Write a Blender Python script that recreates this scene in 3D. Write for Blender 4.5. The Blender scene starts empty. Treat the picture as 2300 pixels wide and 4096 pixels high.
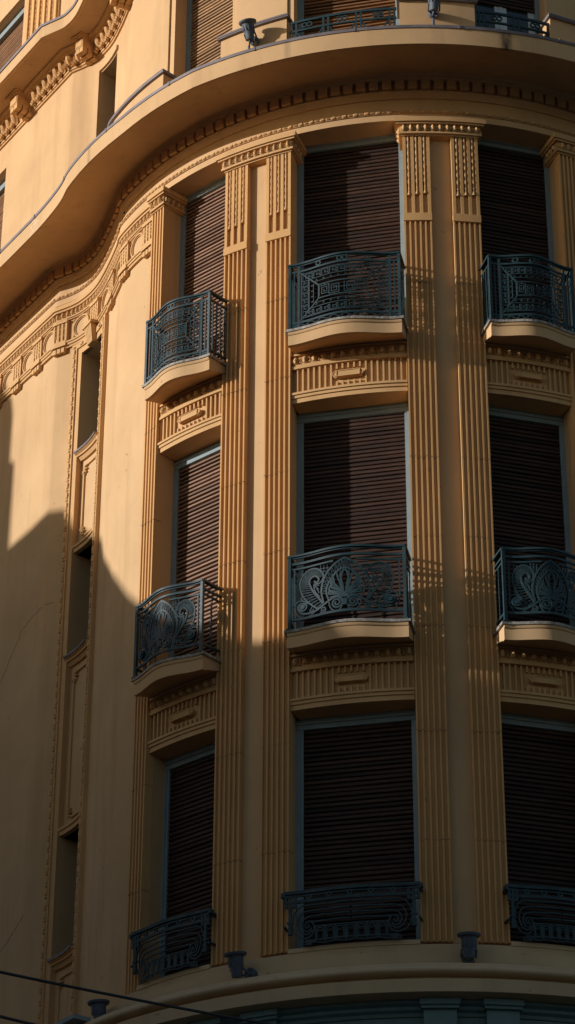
import bpy, bmesh, math, random
import numpy as np
from mathutils import Vector
random.seed(7)
R_ = math.radians
scn = bpy.context.scene
COL = scn.collection
RW = 3.87            # radius of the rounded bay's wall face
GZ = -1.6            # street level (z = 0 is the eye height)
BC = -9.7            # middle window bay, degrees
FH = 3.6             # storey height

# ------------------------------------------------------------------ wall plan
def catmull(pts, n=10):
    P = [np.array(p, float) for p in pts]; out = []
    for i in range(len(P) - 1):
        a, b, c, d = P[max(i-1, 0)], P[i], P[i+1], P[min(i+2, len(P)-1)]
        for t in np.arange(n) / n:
            out.append(.5*((2*b) + (-a+c)*t + (2*a-5*b+4*c-d)*t*t + (-a+3*b-3*c+d)*t**3))
    out.append(P[-1]); return out

def pol(a, r=RW):
    a = R_(a); return np.array([r*math.sin(a), -r*math.cos(a)])
s_of = lambda a: -R_(a + 40) * RW
_base = [pol(a) for a in range(-40, -61, -4)]
_mid = [(-3.398, -1.778), (-3.602, -1.254), (-3.792, -.874), (-4.045, -.576), (-4.351, -.385)]
_left = catmull(_base + _mid, 10)
FLAT = np.array([-.602, .799])
CORNER = _left[-1]
_right = [pol(a) for a in np.arange(76, -40, -1.0)]
_flat = [CORNER + FLAT*k for k in np.arange(.15, 6.2, .15)]
PLAN = np.array(_right + _left + _flat)
_seg = np.hypot(*np.diff(PLAN, axis=0).T)
_S = np.concatenate([[0], np.cumsum(_seg)])
_S = _S - _S[len(_right)]
S_CORNER = _S[len(_right) + len(_left) - 1]
_d = np.diff(PLAN, axis=0) / _seg[:, None]
_n = np.stack([_d[:, 1]*-1, _d[:, 0]], 1)
_n = np.where(((PLAN[:-1] - np.array([0, 3.]))*_n).sum(1)[:, None] > 0, _n, -_n)
_N = np.zeros_like(PLAN)
_N[0] = _n[0]; _N[-1] = _n[-1]
for i in range(1, len(PLAN)-1):
    a, b = _n[i-1], _n[i]; _N[i] = (a+b) / (1 + a@b)
S_MIN, S_MAX = _S[0], _S[-1]

def P(s, o=0.0):
    s = min(max(s, S_MIN), S_MAX - 1e-6)
    i = int(np.searchsorted(_S, s, side='right') - 1); i = min(max(i, 0), len(PLAN)-2)
    t = (s - _S[i]) / (_S[i+1] - _S[i])
    return (PLAN[i] + _N[i]*o)*(1-t) + (PLAN[i+1] + _N[i+1]*o)*t
def PN(s):
    i = int(np.searchsorted(_S, s, side='right') - 1); i = min(max(i, 0), len(PLAN)-2)
    return _n[i], _d[i]
def stations(s0, s1):
    ss = [s0] + [float(v) for v in _S if s0 + 1e-4 < v < s1 - 1e-4] + [s1]
    return ss

# fascia line of the main cornice
def _fr(a):
    return 4.735 - .095*min(max((-a - 30)/15, 0), 1)
_fs, _fp = [], []
for a in np.arange(76, -60.1, -2):
    _fs.append(s_of(a)); _fp.append(pol(a, _fr(a)))
_k = [tuple(pol(-56, 4.64)), tuple(pol(-60, 4.64)), (-4.139, -2.057), (-4.325, -1.747), (-4.539, -1.433), (-4.97, -.854), tuple(np.array([-4.97, -.854]) + FLAT*.5)]
_c = catmull(_k, 8)[8:41]
_l = np.concatenate([[0], np.cumsum(np.hypot(*np.diff(np.array(_c), axis=0).T))])
for q, l in zip(_c[1:], _l[1:]):
    _fs.append(s_of(-60) + (S_CORNER - s_of(-60))*l/_l[-1]); _fp.append(q)
for k in np.arange(.2, 6, .2):
    _fs.append(S_CORNER + k); _fp.append(np.array([-4.97, -.854]) + FLAT*k)
_fs = np.array(_fs); _fp = np.array(_fp)
def F(s):
    return np.array([np.interp(s, _fs, _fp[:, 0]), np.interp(s, _fs, _fp[:, 1])])

# ------------------------------------------------------------------ mesh collector
class MB:
    def __init__(self): self.v = []; self.f = []
    def add(self, vs, fs):
        b = len(self.v); self.v += [tuple(map(float, p)) for p in vs]; self.f += [tuple(i+b for i in f) for f in fs]
    def strip(self, st, prof, caps=True):
        """st: functions (o, z) -> xyz ; prof: closed polygon of (o, z)"""
        n = len(prof); vs = []; fs = []
        for g in st:
            vs += [g(o, z) for o, z in prof]
        for i in range(len(st)-1):
            for j in range(n):
                k = (j+1) % n; fs.append((i*n+j, i*n+k, (i+1)*n+k, (i+1)*n+j))
        if caps:
            fs.append(tuple(range(n))); fs.append(tuple((len(st)-1)*n + j for j in reversed(range(n))))
        self.add(vs, fs)
    def pst(self, s0, s1, prof):
        self.strip([(lambda o, z, s=s: (*P(s, o), z)) for s in stations(s0, s1)], prof)
    def pbox(self, s0, s1, o0, o1, z0, z1):
        self.pst(s0, s1, [(o0, z0), (o1, z0), (o1, z1), (o0, z1)])
    def cst(self, a0, a1, prof, step=1.0):
        n = max(1, int(round(abs(a1-a0)/step)))
        self.strip([(lambda r, z, a=R_(a0+(a1-a0)*i/n): (r*math.sin(a), -r*math.cos(a), z)) for i in range(n+1)], prof)
    def cbox(self, a0, a1, r0, r1, z0, z1, step=1.0):
        self.cst(a0, a1, [(r0, z0), (r1, z0), (r1, z1), (r0, z1)], step)
    def box(self, t0, t1, n0, n1, z0, z1):
        p = [(t, -n, z) for z in (z0, z1) for t, n in ((t0, n0), (t1, n0), (t1, n1), (t0, n1))]
        self.add(p, [(0, 1, 2, 3), (4, 5, 6, 7), (0, 1, 5, 4), (1, 2, 6, 5), (2, 3, 7, 6), (3, 0, 4, 7)])
    def prism(self, poly, z0, z1):
        n = len(poly)
        self.add([(x, y, z0) for x, y in poly] + [(x, y, z1) for x, y in poly],
                 [tuple(range(n)), tuple(range(n, 2*n))] + [(i, (i+1) % n, n+(i+1) % n, n+i) for i in range(n)])
    def vprism(self, poly, z0, z1):  # same, for a closed cross-section given as xy
        self.prism(poly, z0, z1)
    def frame(self, o, X, Y, Z): return np.array(o, float), np.array(X, float), np.array(Y, float), np.array(Z, float)
    def ell(self, c, X, Y, Z, nu=8, nv=5, half=False):
        """ellipsoid with semi-axis vectors; half keeps the +Y half"""
        c, X, Y, Z = self.frame(c, X, Y, Z); vs = []; fs = []
        span = math.pi if half else 2*math.pi; m = nu + 1 if half else nu
        for j in range(nv+1):
            th = math.pi*j/nv
            for i in range(m):
                ph = span*i/nu
                vs.append(c + Z*math.cos(th) + (X*math.cos(ph) + Y*math.sin(ph))*math.sin(th))
        for j in range(nv):
            for i in range(nu if half else m):
                k = i+1 if half else (i+1) % m
                fs.append((j*m+i, j*m+k, (j+1)*m+k, (j+1)*m+i))
        self.add(vs, fs)
    def tube(self, pts, r, k=6, closed=False):
        pts = [np.array(p, float) for p in pts]; n = len(pts); vs = []; fs = []
        rr = r if hasattr(r, '__len__') else [r]*n
        for i, p in enumerate(pts):
            a = pts[(i-1) % n] if (closed or i > 0) else p; b = pts[(i+1) % n] if (closed or i < n-1) else p
            t = b-a; t = t/(np.linalg.norm(t)+1e-12)
            u = np.cross(t, (0, 0, 1)) if abs(t[2]) < .95 else np.cross(t, (0, 1, 0)); u = u/np.linalg.norm(u); w = np.cross(t, u)
            for j in range(k):
                q = 2*math.pi*j/k; vs.append(p + rr[i]*(u*math.cos(q) + w*math.sin(q)))
        for i in range(n if closed else n-1):
            for j in range(k):
                a = i*k+j; b = i*k+(j+1) % k; c = ((i+1) % n)*k+(j+1) % k; d = ((i+1) % n)*k+j
                fs.append((a, b, c, d))
        if not closed: fs += [tuple(range(k)), tuple((n-1)*k+j for j in range(k))]
        self.add(vs, fs)
    def lathe(self, o, axis, prof, k=12):
        o = np.array(o, float); t = np.array(axis, float); t /= np.linalg.norm(t)
        u = np.cross(t, (0, 0, 1)) if abs(t[2]) < .9 else np.cross(t, (0, 1, 0)); u /= np.linalg.norm(u); w = np.cross(t, u)
        vs = []; fs = []
        for r, h in prof:
            for j in range(k):
                q = 2*math.pi*j/k; vs.append(o + t*h + r*(u*math.cos(q) + w*math.sin(q)))
        for i in range(len(prof)-1):
            for j in range(k): fs.append((i*k+j, i*k+(j+1) % k, (i+1)*k+(j+1) % k, (i+1)*k+j))
        fs += [tuple(range(k)), tuple((len(prof)-1)*k+j for j in range(k))]
        self.add(vs, fs)
    def bar(self, pts, w, d, g, closed=False, maxu=.06):
        """flat iron bar along a (u, v) polyline, g(u, v, depth) -> xyz"""
        q = [np.array(p, float) for p in pts]
        if closed: q.append(q[0])
        r = []
        for a, b in zip(q[:-1], q[1:]):
            n = max(1, int(math.ceil(abs(b[0]-a[0])/maxu)))
            r += [a + (b-a)*i/n for i in range(n)]
        r.append(q[-1])
        if closed: r = r[:-1]
        n = len(r); vs = []; fs = []
        for i, p in enumerate(r):
            a = r[(i-1) % n] if (closed or i > 0) else None; b = r[(i+1) % n] if (closed or i < n-1) else None
            t1 = (p-a)/(np.linalg.norm(p-a)+1e-9) if a is not None else None
            t2 = (b-p)/(np.linalg.norm(b-p)+1e-9) if b is not None else None
            if t1 is None: t1 = t2
            if t2 is None: t2 = t1
            n1 = np.array([-t1[1], t1[0]]); n2 = np.array([-t2[1], t2[0]])
            m = (n1+n2)/max(1 + n1@n2, .35)*w/2
            for sg, dd in ((1, d/2), (1, -d/2), (-1, -d/2), (-1, d/2)):
                vs.append(g(*(p + m*sg), dd))
        for i in range(n if closed else n-1):
            for j in range(4):
                k = (j+1) % 4; e = (i+1) % n; fs.append((i*4+j, i*4+k, e*4+k, e*4+j))
        if not closed: fs += [(0, 1, 2, 3), ((n-1)*4, (n-1)*4+1, (n-1)*4+2, (n-1)*4+3)]
        self.add(vs, fs)
    def plate(self, poly, d, g):
        n = len(poly)
        self.add([g(u, v, d/2) for u, v in poly] + [g(u, v, -d/2) for u, v in poly],
                 [tuple(range(n)), tuple(range(n, 2*n))] + [(i, (i+1) % n, n+(i+1) % n, n+i) for i in range(n)])
    def mesh(self, name, mat, smooth=35):
        me = bpy.data.meshes.new(name); me.from_pydata(self.v, [], self.f)
        bm = bmesh.new(); bm.from_mesh(me); bmesh.ops.recalc_face_normals(bm, faces=bm.faces); bm.to_mesh(me); bm.free()
        me.materials.append(mat)
        me.polygons.foreach_set('use_smooth', [True]*len(me.polygons))
        me.set_sharp_from_angle(angle=R_(smooth))
        return me

def link(name, me, parent=None, rot=0.0, label=None):
    o = bpy.data.objects.new(name, me); COL.objects.link(o)
    if parent is not None:
        o.parent = parent
        if parent.type == 'EMPTY': o.location = (0, 0, -parent.location.z)
    if rot: o.rotation_euler = (0, 0, R_(rot))
    if label: o['label'] = label
    return o
def thing(name, label, cat, loc=(0, 0, 0), group=None):
    o = bpy.data.objects.new(name, None); COL.objects.link(o); o.location = loc
    o['label'] = label; o['category'] = cat
    if group: o['group'] = group
    return o

# ------------------------------------------------------------------ materials
class NT:
    def __init__(self, name):
        self.m = bpy.data.materials.new(name); self.m.use_nodes = True
        self.t = self.m.node_tree; self.b = self.t.nodes['Principled BSDF']
        self.pos = self.n('ShaderNodeNewGeometry').outputs['Position']
    def n(self, typ, **kw):
        x = self.t.nodes.new(typ)
        for k, v in kw.items(): setattr(x, k, v)
        return x
    def l(self, a, b): self.t.links.new(a, b)
    def noise(self, scale, detail=4, rough=.55, vec=None, stretch=None):
        v = vec or self.pos
        if stretch:
            mp = self.n('ShaderNodeMapping'); mp.inputs['Scale'].default_value = stretch; self.l(v, mp.inputs[0]); v = mp.outputs[0]
        x = self.n('ShaderNodeTexNoise'); x.inputs['Scale'].default_value = scale; x.inputs['Detail'].default_value = detail
        x.inputs['Roughness'].default_value = rough; self.l(v, x.inputs['Vector']); return x.outputs['Fac']
    def ramp(self, fac, stops):
        x = self.n('ShaderNodeValToRGB'); e = x.color_ramp.elements
        while len(e) < len(stops): e.new(.5)
        for el, (p, c) in zip(e, stops):
            el.position = p; el.color = (c, c, c, 1) if not hasattr(c, '__len__') else (*c, 1)
        self.l(fac, x.inputs[0]); return x.outputs[0]
    def math(self, op, a, b=None, c=None):
        x = self.n('ShaderNodeMath', operation=op)
        for i, q in enumerate((a, b, c)):
            if q is None: continue
            if isinstance(q, (int, float)): x.inputs[i].default_value = q
            else: self.l(q, x.inputs[i])
        return x.outputs[0]
    def mix(self, fac, a, b, mode='MIX'):
        x = self.n('ShaderNodeMix', data_type='RGBA', blend_type=mode)
        for q, s in ((fac, 0), (a, 6), (b, 7)):
            if isinstance(q, (int, float)): x.inputs[s].default_value = q
            elif isinstance(q, tuple): x.inputs[s].default_value = (*q, 1)
            else: self.l(q, x.inputs[s])
        return x.outputs[2]
    def bump(self, h, strength=.3, dist=.01):
        x = self.n('ShaderNodeBump'); x.inputs['Strength'].default_value = strength; x.inputs['Distance'].default_value = dist
        self.l(h, x.inputs['Height']); self.l(x.outputs[0], self.b.inputs['Normal'])
    def fin(self, col, rough=.8, metal=0.0, spec=.3):
        if isinstance(col, tuple): self.b.inputs['Base Color'].default_value = (*col, 1)
        else: self.l(col, self.b.inputs['Base Color'])
        if isinstance(rough, (int, float)): self.b.inputs['Roughness'].default_value = rough
        else: self.l(rough, self.b.inputs['Roughness'])
        self.b.inputs['Metallic'].default_value = metal
        self.b.inputs['Specular IOR Level'].default_value = spec
        return self.m

OCH = (.58, .368, .188)
def plaster(name, joints=None, base=OCH, streak=.55):
    t = NT(name)
    c = t.mix(t.ramp(t.noise(1.1, 5, .6), [(.3, 0.), (.7, 1.)]), tuple(x*y for x, y in zip(base, (.90, .885, .87))), tuple(min(1, x*1.06) for x in base))
    c = t.mix(t.math('MULTIPLY', t.ramp(t.noise(2.2, 4, .6, stretch=(1.6, 1.6, .12)), [(.52, 0.), (.75, 1.)]), streak), c, tuple(x*y for x, y in zip(base, (.70, .67, .64))))
    c = t.mix(t.math('MULTIPLY', t.ramp(t.noise(26, 3, .6), [(.62, 0.), (.7, 1.)]), .22), c, tuple(x*.7 for x in base))
    c = t.mix(t.ramp(t.noise(9, 2, .5), [(.735, 0.), (.76, .7)]), c, (.30, .21, .125))
    h = t.math('ADD', t.math('MULTIPLY', t.noise(3.2, 4, .55), 1.4), t.math('MULTIPLY', t.noise(60, 3, .6), .14))
    if joints:
        sep = t.n('ShaderNodeSeparateXYZ'); t.l(t.pos, sep.inputs[0])
        z = t.math('ADD', sep.outputs[2], t.math('MULTIPLY', t.math('SUBTRACT', t.noise(11, 3, .7), .5), .06))
        dmin = None
        for j in joints:
            d = t.math('ABSOLUTE', t.math('SUBTRACT', z, j)); dmin = d if dmin is None else t.math('MINIMUM', dmin, d)
        w = t.math('MULTIPLY', t.ramp(t.noise(5, 2, .5), [(.3, .1), (.65, 1.)]), .0046)
        m = t.math('LESS_THAN', dmin, w)
        c = t.mix(m, c, (.10, .065, .04)); h = t.math('SUBTRACT', h, t.math('MULTIPLY', m, .6))
    t.bump(h, .35, .006)
    return t.fin(c, .88, spec=.18)

M = {}
def stained(name):
    plaster(name); t = NT.__new__(NT); t.m = bpy.data.materials[name]; t.t = t.m.node_tree; t.b = t.t.nodes['Principled BSDF']; t.pos = t.n('ShaderNodeNewGeometry').outputs['Position']
    lk = t.b.inputs['Base Color'].links[0]; c = lk.from_socket
    nz = t.noise(14, 5, .7, stretch=(1, 1, .22))
    for (x, y), r, k, col in (((1.15, -4.6), .10, .92, (.035, .030, .024)), ((-1.28, -4.56), .05, .5, (.16, .11, .07)), ((-3.72, -2.79), .06, .55, (.15, .10, .06)), ((2.3, -4.15), .08, .6, (.05, .042, .03)), ((-4.55, -1.42), .13, .0, None)):
        vm = t.n('ShaderNodeVectorMath', operation='DISTANCE'); mp = t.n('ShaderNodeMapping'); mp.inputs['Scale'].default_value = (1, 1, 0); t.l(t.pos, mp.inputs[0]); t.l(mp.outputs[0], vm.inputs[0]); vm.inputs[1].default_value = (x, y, 0)
        d = t.ramp(t.math('DIVIDE', vm.outputs['Value'], r), [(.15, 1.), (1., 0.)])
        if col: m = t.math('MULTIPLY', t.math('MULTIPLY', d, t.ramp(nz, [(.36, .25), (.58, 1.)])), k)
        else: m = t.math('MULTIPLY', d, t.ramp(t.noise(22, 4, .6), [(.56, 0.), (.58, 1.)])); col = (.62, .52, .44)
        c = t.mix(m, c, col)
    t.l(c, t.b.inputs['Base Color']); return t.m
M['plaster'] = plaster('ochre_plaster')
M['pil'] = plaster('ochre_plaster_jointed', [16.08, 15.05, 13.88, 12.94, 11.92, 10.76, 9.62], (.60, .340, .140), .45)
M['trim'] = plaster('ochre_moulding', None, (.588, .350, .158), .5)
M['pale'] = plaster('pale_plinth_render', None, (.56, .395, .228), .5)

def stone():
    t = NT('weathered_ledge'); c = t.mix(t.ramp(t.noise(14, 5, .7), [(.35, 0.), (.65, 1.)]), (.16, .145, .13), (.42, .37, .31))
    c = t.mix(t.ramp(t.noise(45, 2), [(.6, 0.), (.66, 1.)]), c, (.07, .065, .06)); t.bump(t.noise(40, 4), .6, .006); return t.fin(c, .9)
M['stone'] = stone()
def lead():
    t = NT('lead_flashing'); c = t.mix(t.noise(6, 4), (.11, .09, .095), (.25, .215, .22)); t.bump(t.noise(9, 3), .4, .01); return t.fin(c, .6, .2)
M['lead'] = lead()
def iron(name, k=1.0):
    t = NT(name); c = t.mix(t.ramp(t.noise(7, 5, .65), [(.35, 0.), (.7, 1.)]), (.008*k, .027*k, .032*k), (.017*k, .045*k, .052*k))
    c = t.mix(t.ramp(t.noise(17, 4, .7), [(.62, 0.), (.70, .75)]), c, (.085, .047, .027)); t.bump(t.noise(50, 3), .3, .003)
    return t.fin(c, t.ramp(t.noise(12, 3), [(.3, .42), (.7, .65)]), spec=.45)
M['iron'] = iron('teal_painted_iron')
def wood(name, dark, lite, flake, amt):
    t = NT(name)
    g = t.noise(3, 5, .65, stretch=(2.2, 2.2, 26)); c = t.mix(t.ramp(g, [(.3, 0.), (.72, 1.)]), dark, lite)
    f = t.math('MULTIPLY', t.ramp(t.noise(4, 6, .75, stretch=(3, 3, 34)), [(.60, 0.), (.70, 1.)]), t.ramp(t.noise(1.6, 3, .6), [(.42, 0.), (.62, amt)]))
    c = t.mix(t.ramp(t.noise(1, 2, .7, stretch=(.5, .5, 21)), [(.32, 1.), (.68, 0.)]), c, tuple(x*.55 for x in dark)); c = t.mix(f, c, flake); t.bump(t.noise(6, 5, .7, stretch=(2, 2, 22)), .5, .006)
    return t.fin(c, .62, spec=.3)
M['wood'] = wood('dark_brown_slats', (.030, .0145, .009), (.100, .046, .027), (.26, .165, .115), .75)
M['wood_f'] = wood('faded_brown_slats', (.19, .095, .052), (.39, .225, .14), (.58, .44, .32), 1.0)
M['wood_tan'] = wood('tan_bleached_slats', (.36, .20, .09), (.56, .35, .17), (.66, .52, .38), .8)
M['wood_or'] = wood('sun_bleached_slats', (.20, .085, .030), (.40, .19, .075), (.55, .42, .30), .8)
M['dark'] = NT('slat_gap_shadow').fin((.012, .009, .008), .9)
def paint(name, col, chip):
    t = NT(name); c = t.mix(t.ramp(t.noise(8, 5, .7, stretch=(1, 1, .5)), [(.3, 0.), (.7, 1.)]), tuple(x*.8 for x in col), col)
    c = t.mix(t.ramp(t.noise(10, 5, .75, stretch=(2, 2, .6)), [(.64, 0.), (.68, .9)]), c, chip); t.bump(t.noise(25, 3), .3, .004); return t.fin(c, .6)
M['frame'] = paint('blue_grey_joinery', (.25, .305, .315), (.34, .17, .08))
M['green'] = paint('dark_green_shopfront', (.17, .25, .24), (.10, .14, .13))
M['white'] = paint('white_joinery', (.55, .62, .64), (.4, .42, .42))
M['steel'] = paint('grey_floodlight_metal', (.085, .105, .135), (.05, .055, .06))
M['cable'] = NT('black_cable').fin((.012, .013, .016), .6)
def glass():
    t = NT('window_glass'); return t.fin((.03, .04, .045), .06, spec=.8)
M['glass'] = glass()
def lens():
    t = NT('lamp_lens'); return t.fin((.35, .37, .36), .15, spec=.7)
M['lens'] = lens()
M['crack'] = NT('crack_shadow').fin((.11, .075, .05), .95)
def asphalt():
    t = NT('asphalt'); c = t.mix(t.noise(30, 5, .7), (.035, .035, .037), (.075, .073, .07)); t.bump(t.noise(90, 4), .5, .01); return t.fin(c, .9)
M['asphalt'] = asphalt()
def paving():
    t = NT('paving'); b = t.n('ShaderNodeTexBrick'); t.l(t.pos, b.inputs['Vector']); b.inputs['Scale'].default_value = 1.6
    b.inputs['Color1'].default_value = (.26, .24, .22, 1); b.inputs['Color2'].default_value = (.20, .19, .175, 1); b.inputs['Mortar'].default_value = (.09, .085, .08, 1)
    return t.fin(b.outputs['Color'], .85)
M['paving'] = paving()
M['grey'] = plaster('grey_render', None, (.30, .28, .26), .5)

# ------------------------------------------------------------------ ornament helpers
def eggs(mb, at, n, pitch, w, h, d):
    """egg-and-dart row; at(k) -> (centre, tangent, normal)"""
    Z = np.array([0, 0, 1.])
    for k in range(n):
        c, T, N = at(k)
        mb.ell(c, T*w*.34, N*d, Z*h*.44, 6, 4, True)
        pts = []
        for i in range(9):
            q = math.pi*(1.08 - 1.16*i/8) + math.pi
            q = math.pi*(.95 + 1.10*i/8)
            pts.append(c + T*w*.45*math.cos(q) + Z*(h*.52*math.sin(q) + h*.06) + N*d*.25)
        mb.tube(pts, d*.17, 4)
        c2 = c + T*pitch*.5
        mb.ell(c2 + N*d*.1, T*w*.06, N*d*.5, Z*h*.42, 4, 3, True)

def bead_line(mb, at, s0, s1, z, r, period=.125):
    n = int((s1-s0)/period)
    for k in range(n):
        for ds, ln, rr in ((.04, .038, r), (.088, .006, r*.8), (.101, .006, r*.8), (.114, .006, r*.8)):
            s = s0 + k*period + ds*period/.125; c, T, N = at(s, z)
            mb.ell(c, T*ln*period/.125, N*rr, np.array([0, 0, rr]), 6, 4)

def pat(o):
    def f(s, z):
        n, d = PN(s); return np.array([*P(s, o), z]), np.array([*d, 0]), np.array([*n, 0])
    return f
def cat_(r):
    def f(a, z):
        a = R_(a); return np.array([r*math.sin(a), -r*math.cos(a), z]), np.array([math.cos(a), math.sin(a), 0]), np.array([math.sin(a), -math.cos(a), 0])
    return f

def rope(mb, c, z1, z0):
    prof = [(.004, 0)]; L = z1 - z0; h = 0; n = max(2, int(round((L - .12)/.093))); p = (L - .12)/n
    for k in range(n):
        b = k*p
        prof += [(.011, b+.002), (.0135, b+p*.2), (.0155, b+p*.36), (.0135, b+p*.54), (.008, b+p*.68), (.0115, b+p*.73), (.008, b+p*.79), (.0115, b+p*.84), (.008, b+p*.9)]
    b = n*p
    prof += [(.010, b+.01), (.014, b+.03), (.009, b+.045), (.013, b+.07), (.021, b+.11), (.023, L), (.006, L-.004)]
    mb.lathe((*c, z1), (0, 0, -1), prof, 8)

# ================================================================== THE BUILDING
B = thing('corner_building', 'ochre stucco corner building with a rounded fluted front, brown roller shutters and small iron balconies', 'building', (0, 0, GZ))
def part(name, mb, mat, parent=None, rot=0.0, label=None, smooth=35):
    return link(name, mb.mesh(name, mat, smooth), parent if parent is not None else B, rot, label)

PIER = {'A': -25.05, 'B': 5.72}
HW_P = 6.1
BAYS = [(-38.2, 7.1), (BC, 9.25), (18.85, 7.05)]        # centre, half angle
sZ0 = s_of(-45.3); sZ1 = s_of(-48.55)
SILL = [15.45, 11.85, 8.60]; HEAD = [18.29, 14.72, 11.12]
NW = [(16.03, 17.45), (13.30, 14.66), (9.67, 11.10)]     # stair windows
NS0, NS1 = 2.25, 2.80
TOP0 = 18.29

# ---- walls
w = MB(); IN = -.46
def wcol(s0, s1, zs, m=w, o=0.0, b0=None, b1=None):
    """wall column; an end that borders a bay (axis angle b0 / b1) gets a reveal parallel to the bay's axis"""
    for z0, z1 in zs:
        st = []
        for i, q in enumerate(stations(s0, s1)):
            b = b0 if q == s0 else (b1 if q == s1 else None)
            if b is None:
                if (b0 is not None and q < s0 + .05) or (b1 is not None and q > s1 - .05): continue
                st.append(lambda r, z, q=q: (*P(q, r), z))
            else:
                nb = pol(b, 1.0); st.append(lambda r, z, q=q, nb=nb: (*(P(q, 0) + nb*r), z))
        m.strip(st, [(IN, z0), (o, z0), (o, z1), (IN, z1)])
full = [(7.9, TOP0)]
bl = BAYS
wcol(S_MIN, s_of(bl[2][0]+bl[2][1]), full, b1=bl[2][0])
wcol(s_of(PIER['B']+HW_P), s_of(PIER['B']-HW_P), full, b0=bl[2][0], b1=bl[1][0])
wcol(s_of(PIER['A']+HW_P), s_of(PIER['A']-HW_P), full, b0=bl[1][0], b1=bl[0][0])
wcol(sZ0, NS0, full, b0=bl[0][0]); wcol(NS1, S_MAX-.01, full)
for c, h in bl:
    wcol(s_of(c+h), s_of(c-h), [(7.9, SILL[2]), (HEAD[2], SILL[1]), (HEAD[1], SILL[0])])
for z0, z1 in ((7.9, NW[2][0]), (NW[2][1], NW[1][0]), (NW[1][1], NW[0][0])):
    w.pbox(NS0, NS1, IN, -.045, z0, z1)
w.pbox(NS0, NS1, IN, 0, NW[0][1], TOP0)
# rear of the block so that it is a closed volume
e0, e1 = P(S_MIN, IN), P(S_MAX-.01, IN)
w.prism([tuple(e0), (9.5, e0[1]+4), (9.5, 14), (-8, 14), tuple(e1), (-6, 13), (8.6, 13), (8.6, e0[1]+4.6)], GZ, 26.4)
wall = part('wall', w, M['plaster'])
def crack(pts, wd=.0045):
    pts = [np.array(p) for p in pts]; out = []
    for a, b in zip(pts[:-1], pts[1:]):
        n = 6
        for i in range(n): out.append(a + (b-a)*i/n + np.array([random.uniform(-.012, .012), random.uniform(-.018, .018)]))
    out.append(pts[-1])
    ck = MB(); ck.bar([tuple(p) for p in out], wd, .003, lambda u, v, d: (*P(u, .0005 + d), v), maxu=.1)
    part('wall_crack', ck, M['crack'], wall)
crack([(5.2, 12.75), (4.7, 13.05), (4.1, 13.62), (3.75, 14.0), (3.45, 14.08), (3.1, 14.12)])
crack([(5.3, 9.3), (4.75, 9.62), (4.35, 9.86)], .006)
crack([(4.2, 9.95), (3.8, 10.02), (3.3, 10.3)], .005)
crack([(3.0, 14.95), (2.86, 15.05)], .006); crack([(3.0, 14.3), (2.85, 14.5)], .005)

# ---- piers with fluted pilasters
def pil_section(c, width, ngroove, gw, fw, r1, depth, rb):
    """polar polyline of a fluted face, centre angle c"""
    x = -width/2; pts = [(c + math.degrees(x/r1), rb), (c + math.degrees(x/r1), r1)]
    for k in range(ngroove):
        x += fw; pts.append((c + math.degrees(x/r1), r1))
        pts.append((c + math.degrees((x+.003)/r1), r1-depth)); x += gw
        pts.append((c + math.degrees((x-.003)/r1), r1-depth)); pts.append((c + math.degrees(x/r1), r1))
    x += fw; pts += [(c + math.degrees(x/r1), r1), (c + math.degrees(x/r1), rb)]
    return [tuple(pol(a, r)) for a, r in pts]
RP = 3.95
WP = R_(4.36)*RP
pm = {}
for side, c in (('l', -3.92), ('r', 3.92)):
    m = MB()
    m.prism(pil_section(c, WP, 5, (WP-6*.0165)/5, .0165, RP, .03, 3.84), 8.595, 16.885)
    m.prism(pil_section(c, WP, 3, (WP-4*.034)/3, .034, RP, .03, 3.84), 16.985, 18.05)
    h = 2.18 + .06
    m.cbox(c-h, c+h, 3.84, RP+.012, 16.885, 16.985)
    pm[side] = m.mesh('pilaster', M['pil'], 20)
rm = []
for c in (-3.92, 3.92):
    for k in (-1, 0, 1):
        m = MB(); a = c + math.degrees(k*(.034 + (WP-4*.034)/3)/RP); rope(m, pol(a, RP-.012), 18.045, 17.245 + .012*k)
        rm.append(m.mesh('bead_rope', M['trim'], 60))
def capital(h, rin=3.64, ztop=18.29, e_side=True):
    m = MB()
    def lay(ext, z0, z1): m.cbox(-h-math.degrees(ext/RP), h+math.degrees(ext/RP), rin, RP+ext, z0, z1, 1.5)
    lay(.012, 18.045, 18.062); lay(.038, 18.062, 18.09); lay(.026, 18.09, 18.178); lay(.066, 18.178, 18.2); lay(.085, 18.2, 18.262); lay(.05, 18.262, ztop)
    n = int(round(2*R_(h)*RP/.076)); pit = 2*(h+.35)/n
    f = cat_(RP+.03)
    eggs(m, lambda k: f(-h-.35 + pit*(k+.5), 18.134), n, R_(pit)*RP, .078, .092, .042)
    for sg in (-1, 1):
        a = R_(sg*(h + math.degrees(.026/RP)))
        T = np.array([math.sin(a), -math.cos(a), 0]); N = np.array([math.cos(a), math.sin(a), 0])*sg
        eggs(m, lambda k: (T*(3.955-.076*(k+.5)) + np.array([0, 0, 18.134]), T, N), 3, .076, .078, .092, .042)
    return m
cap_pier = capital(HW_P).mesh('capital', M['trim'], 35)
for key, a in PIER.items():
    m = MB(); m.cbox(-1.74, 1.74, 3.84, 3.874, 8.595, 18.045)
    pr = part('pier', m, M['plaster'], rot=a)
    link('pilaster', pm['l'], pr); link('pilaster', pm['r'], pr); link('capital', cap_pier, pr)
    for me in rm: link('bead_rope', me, pr)
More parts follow.
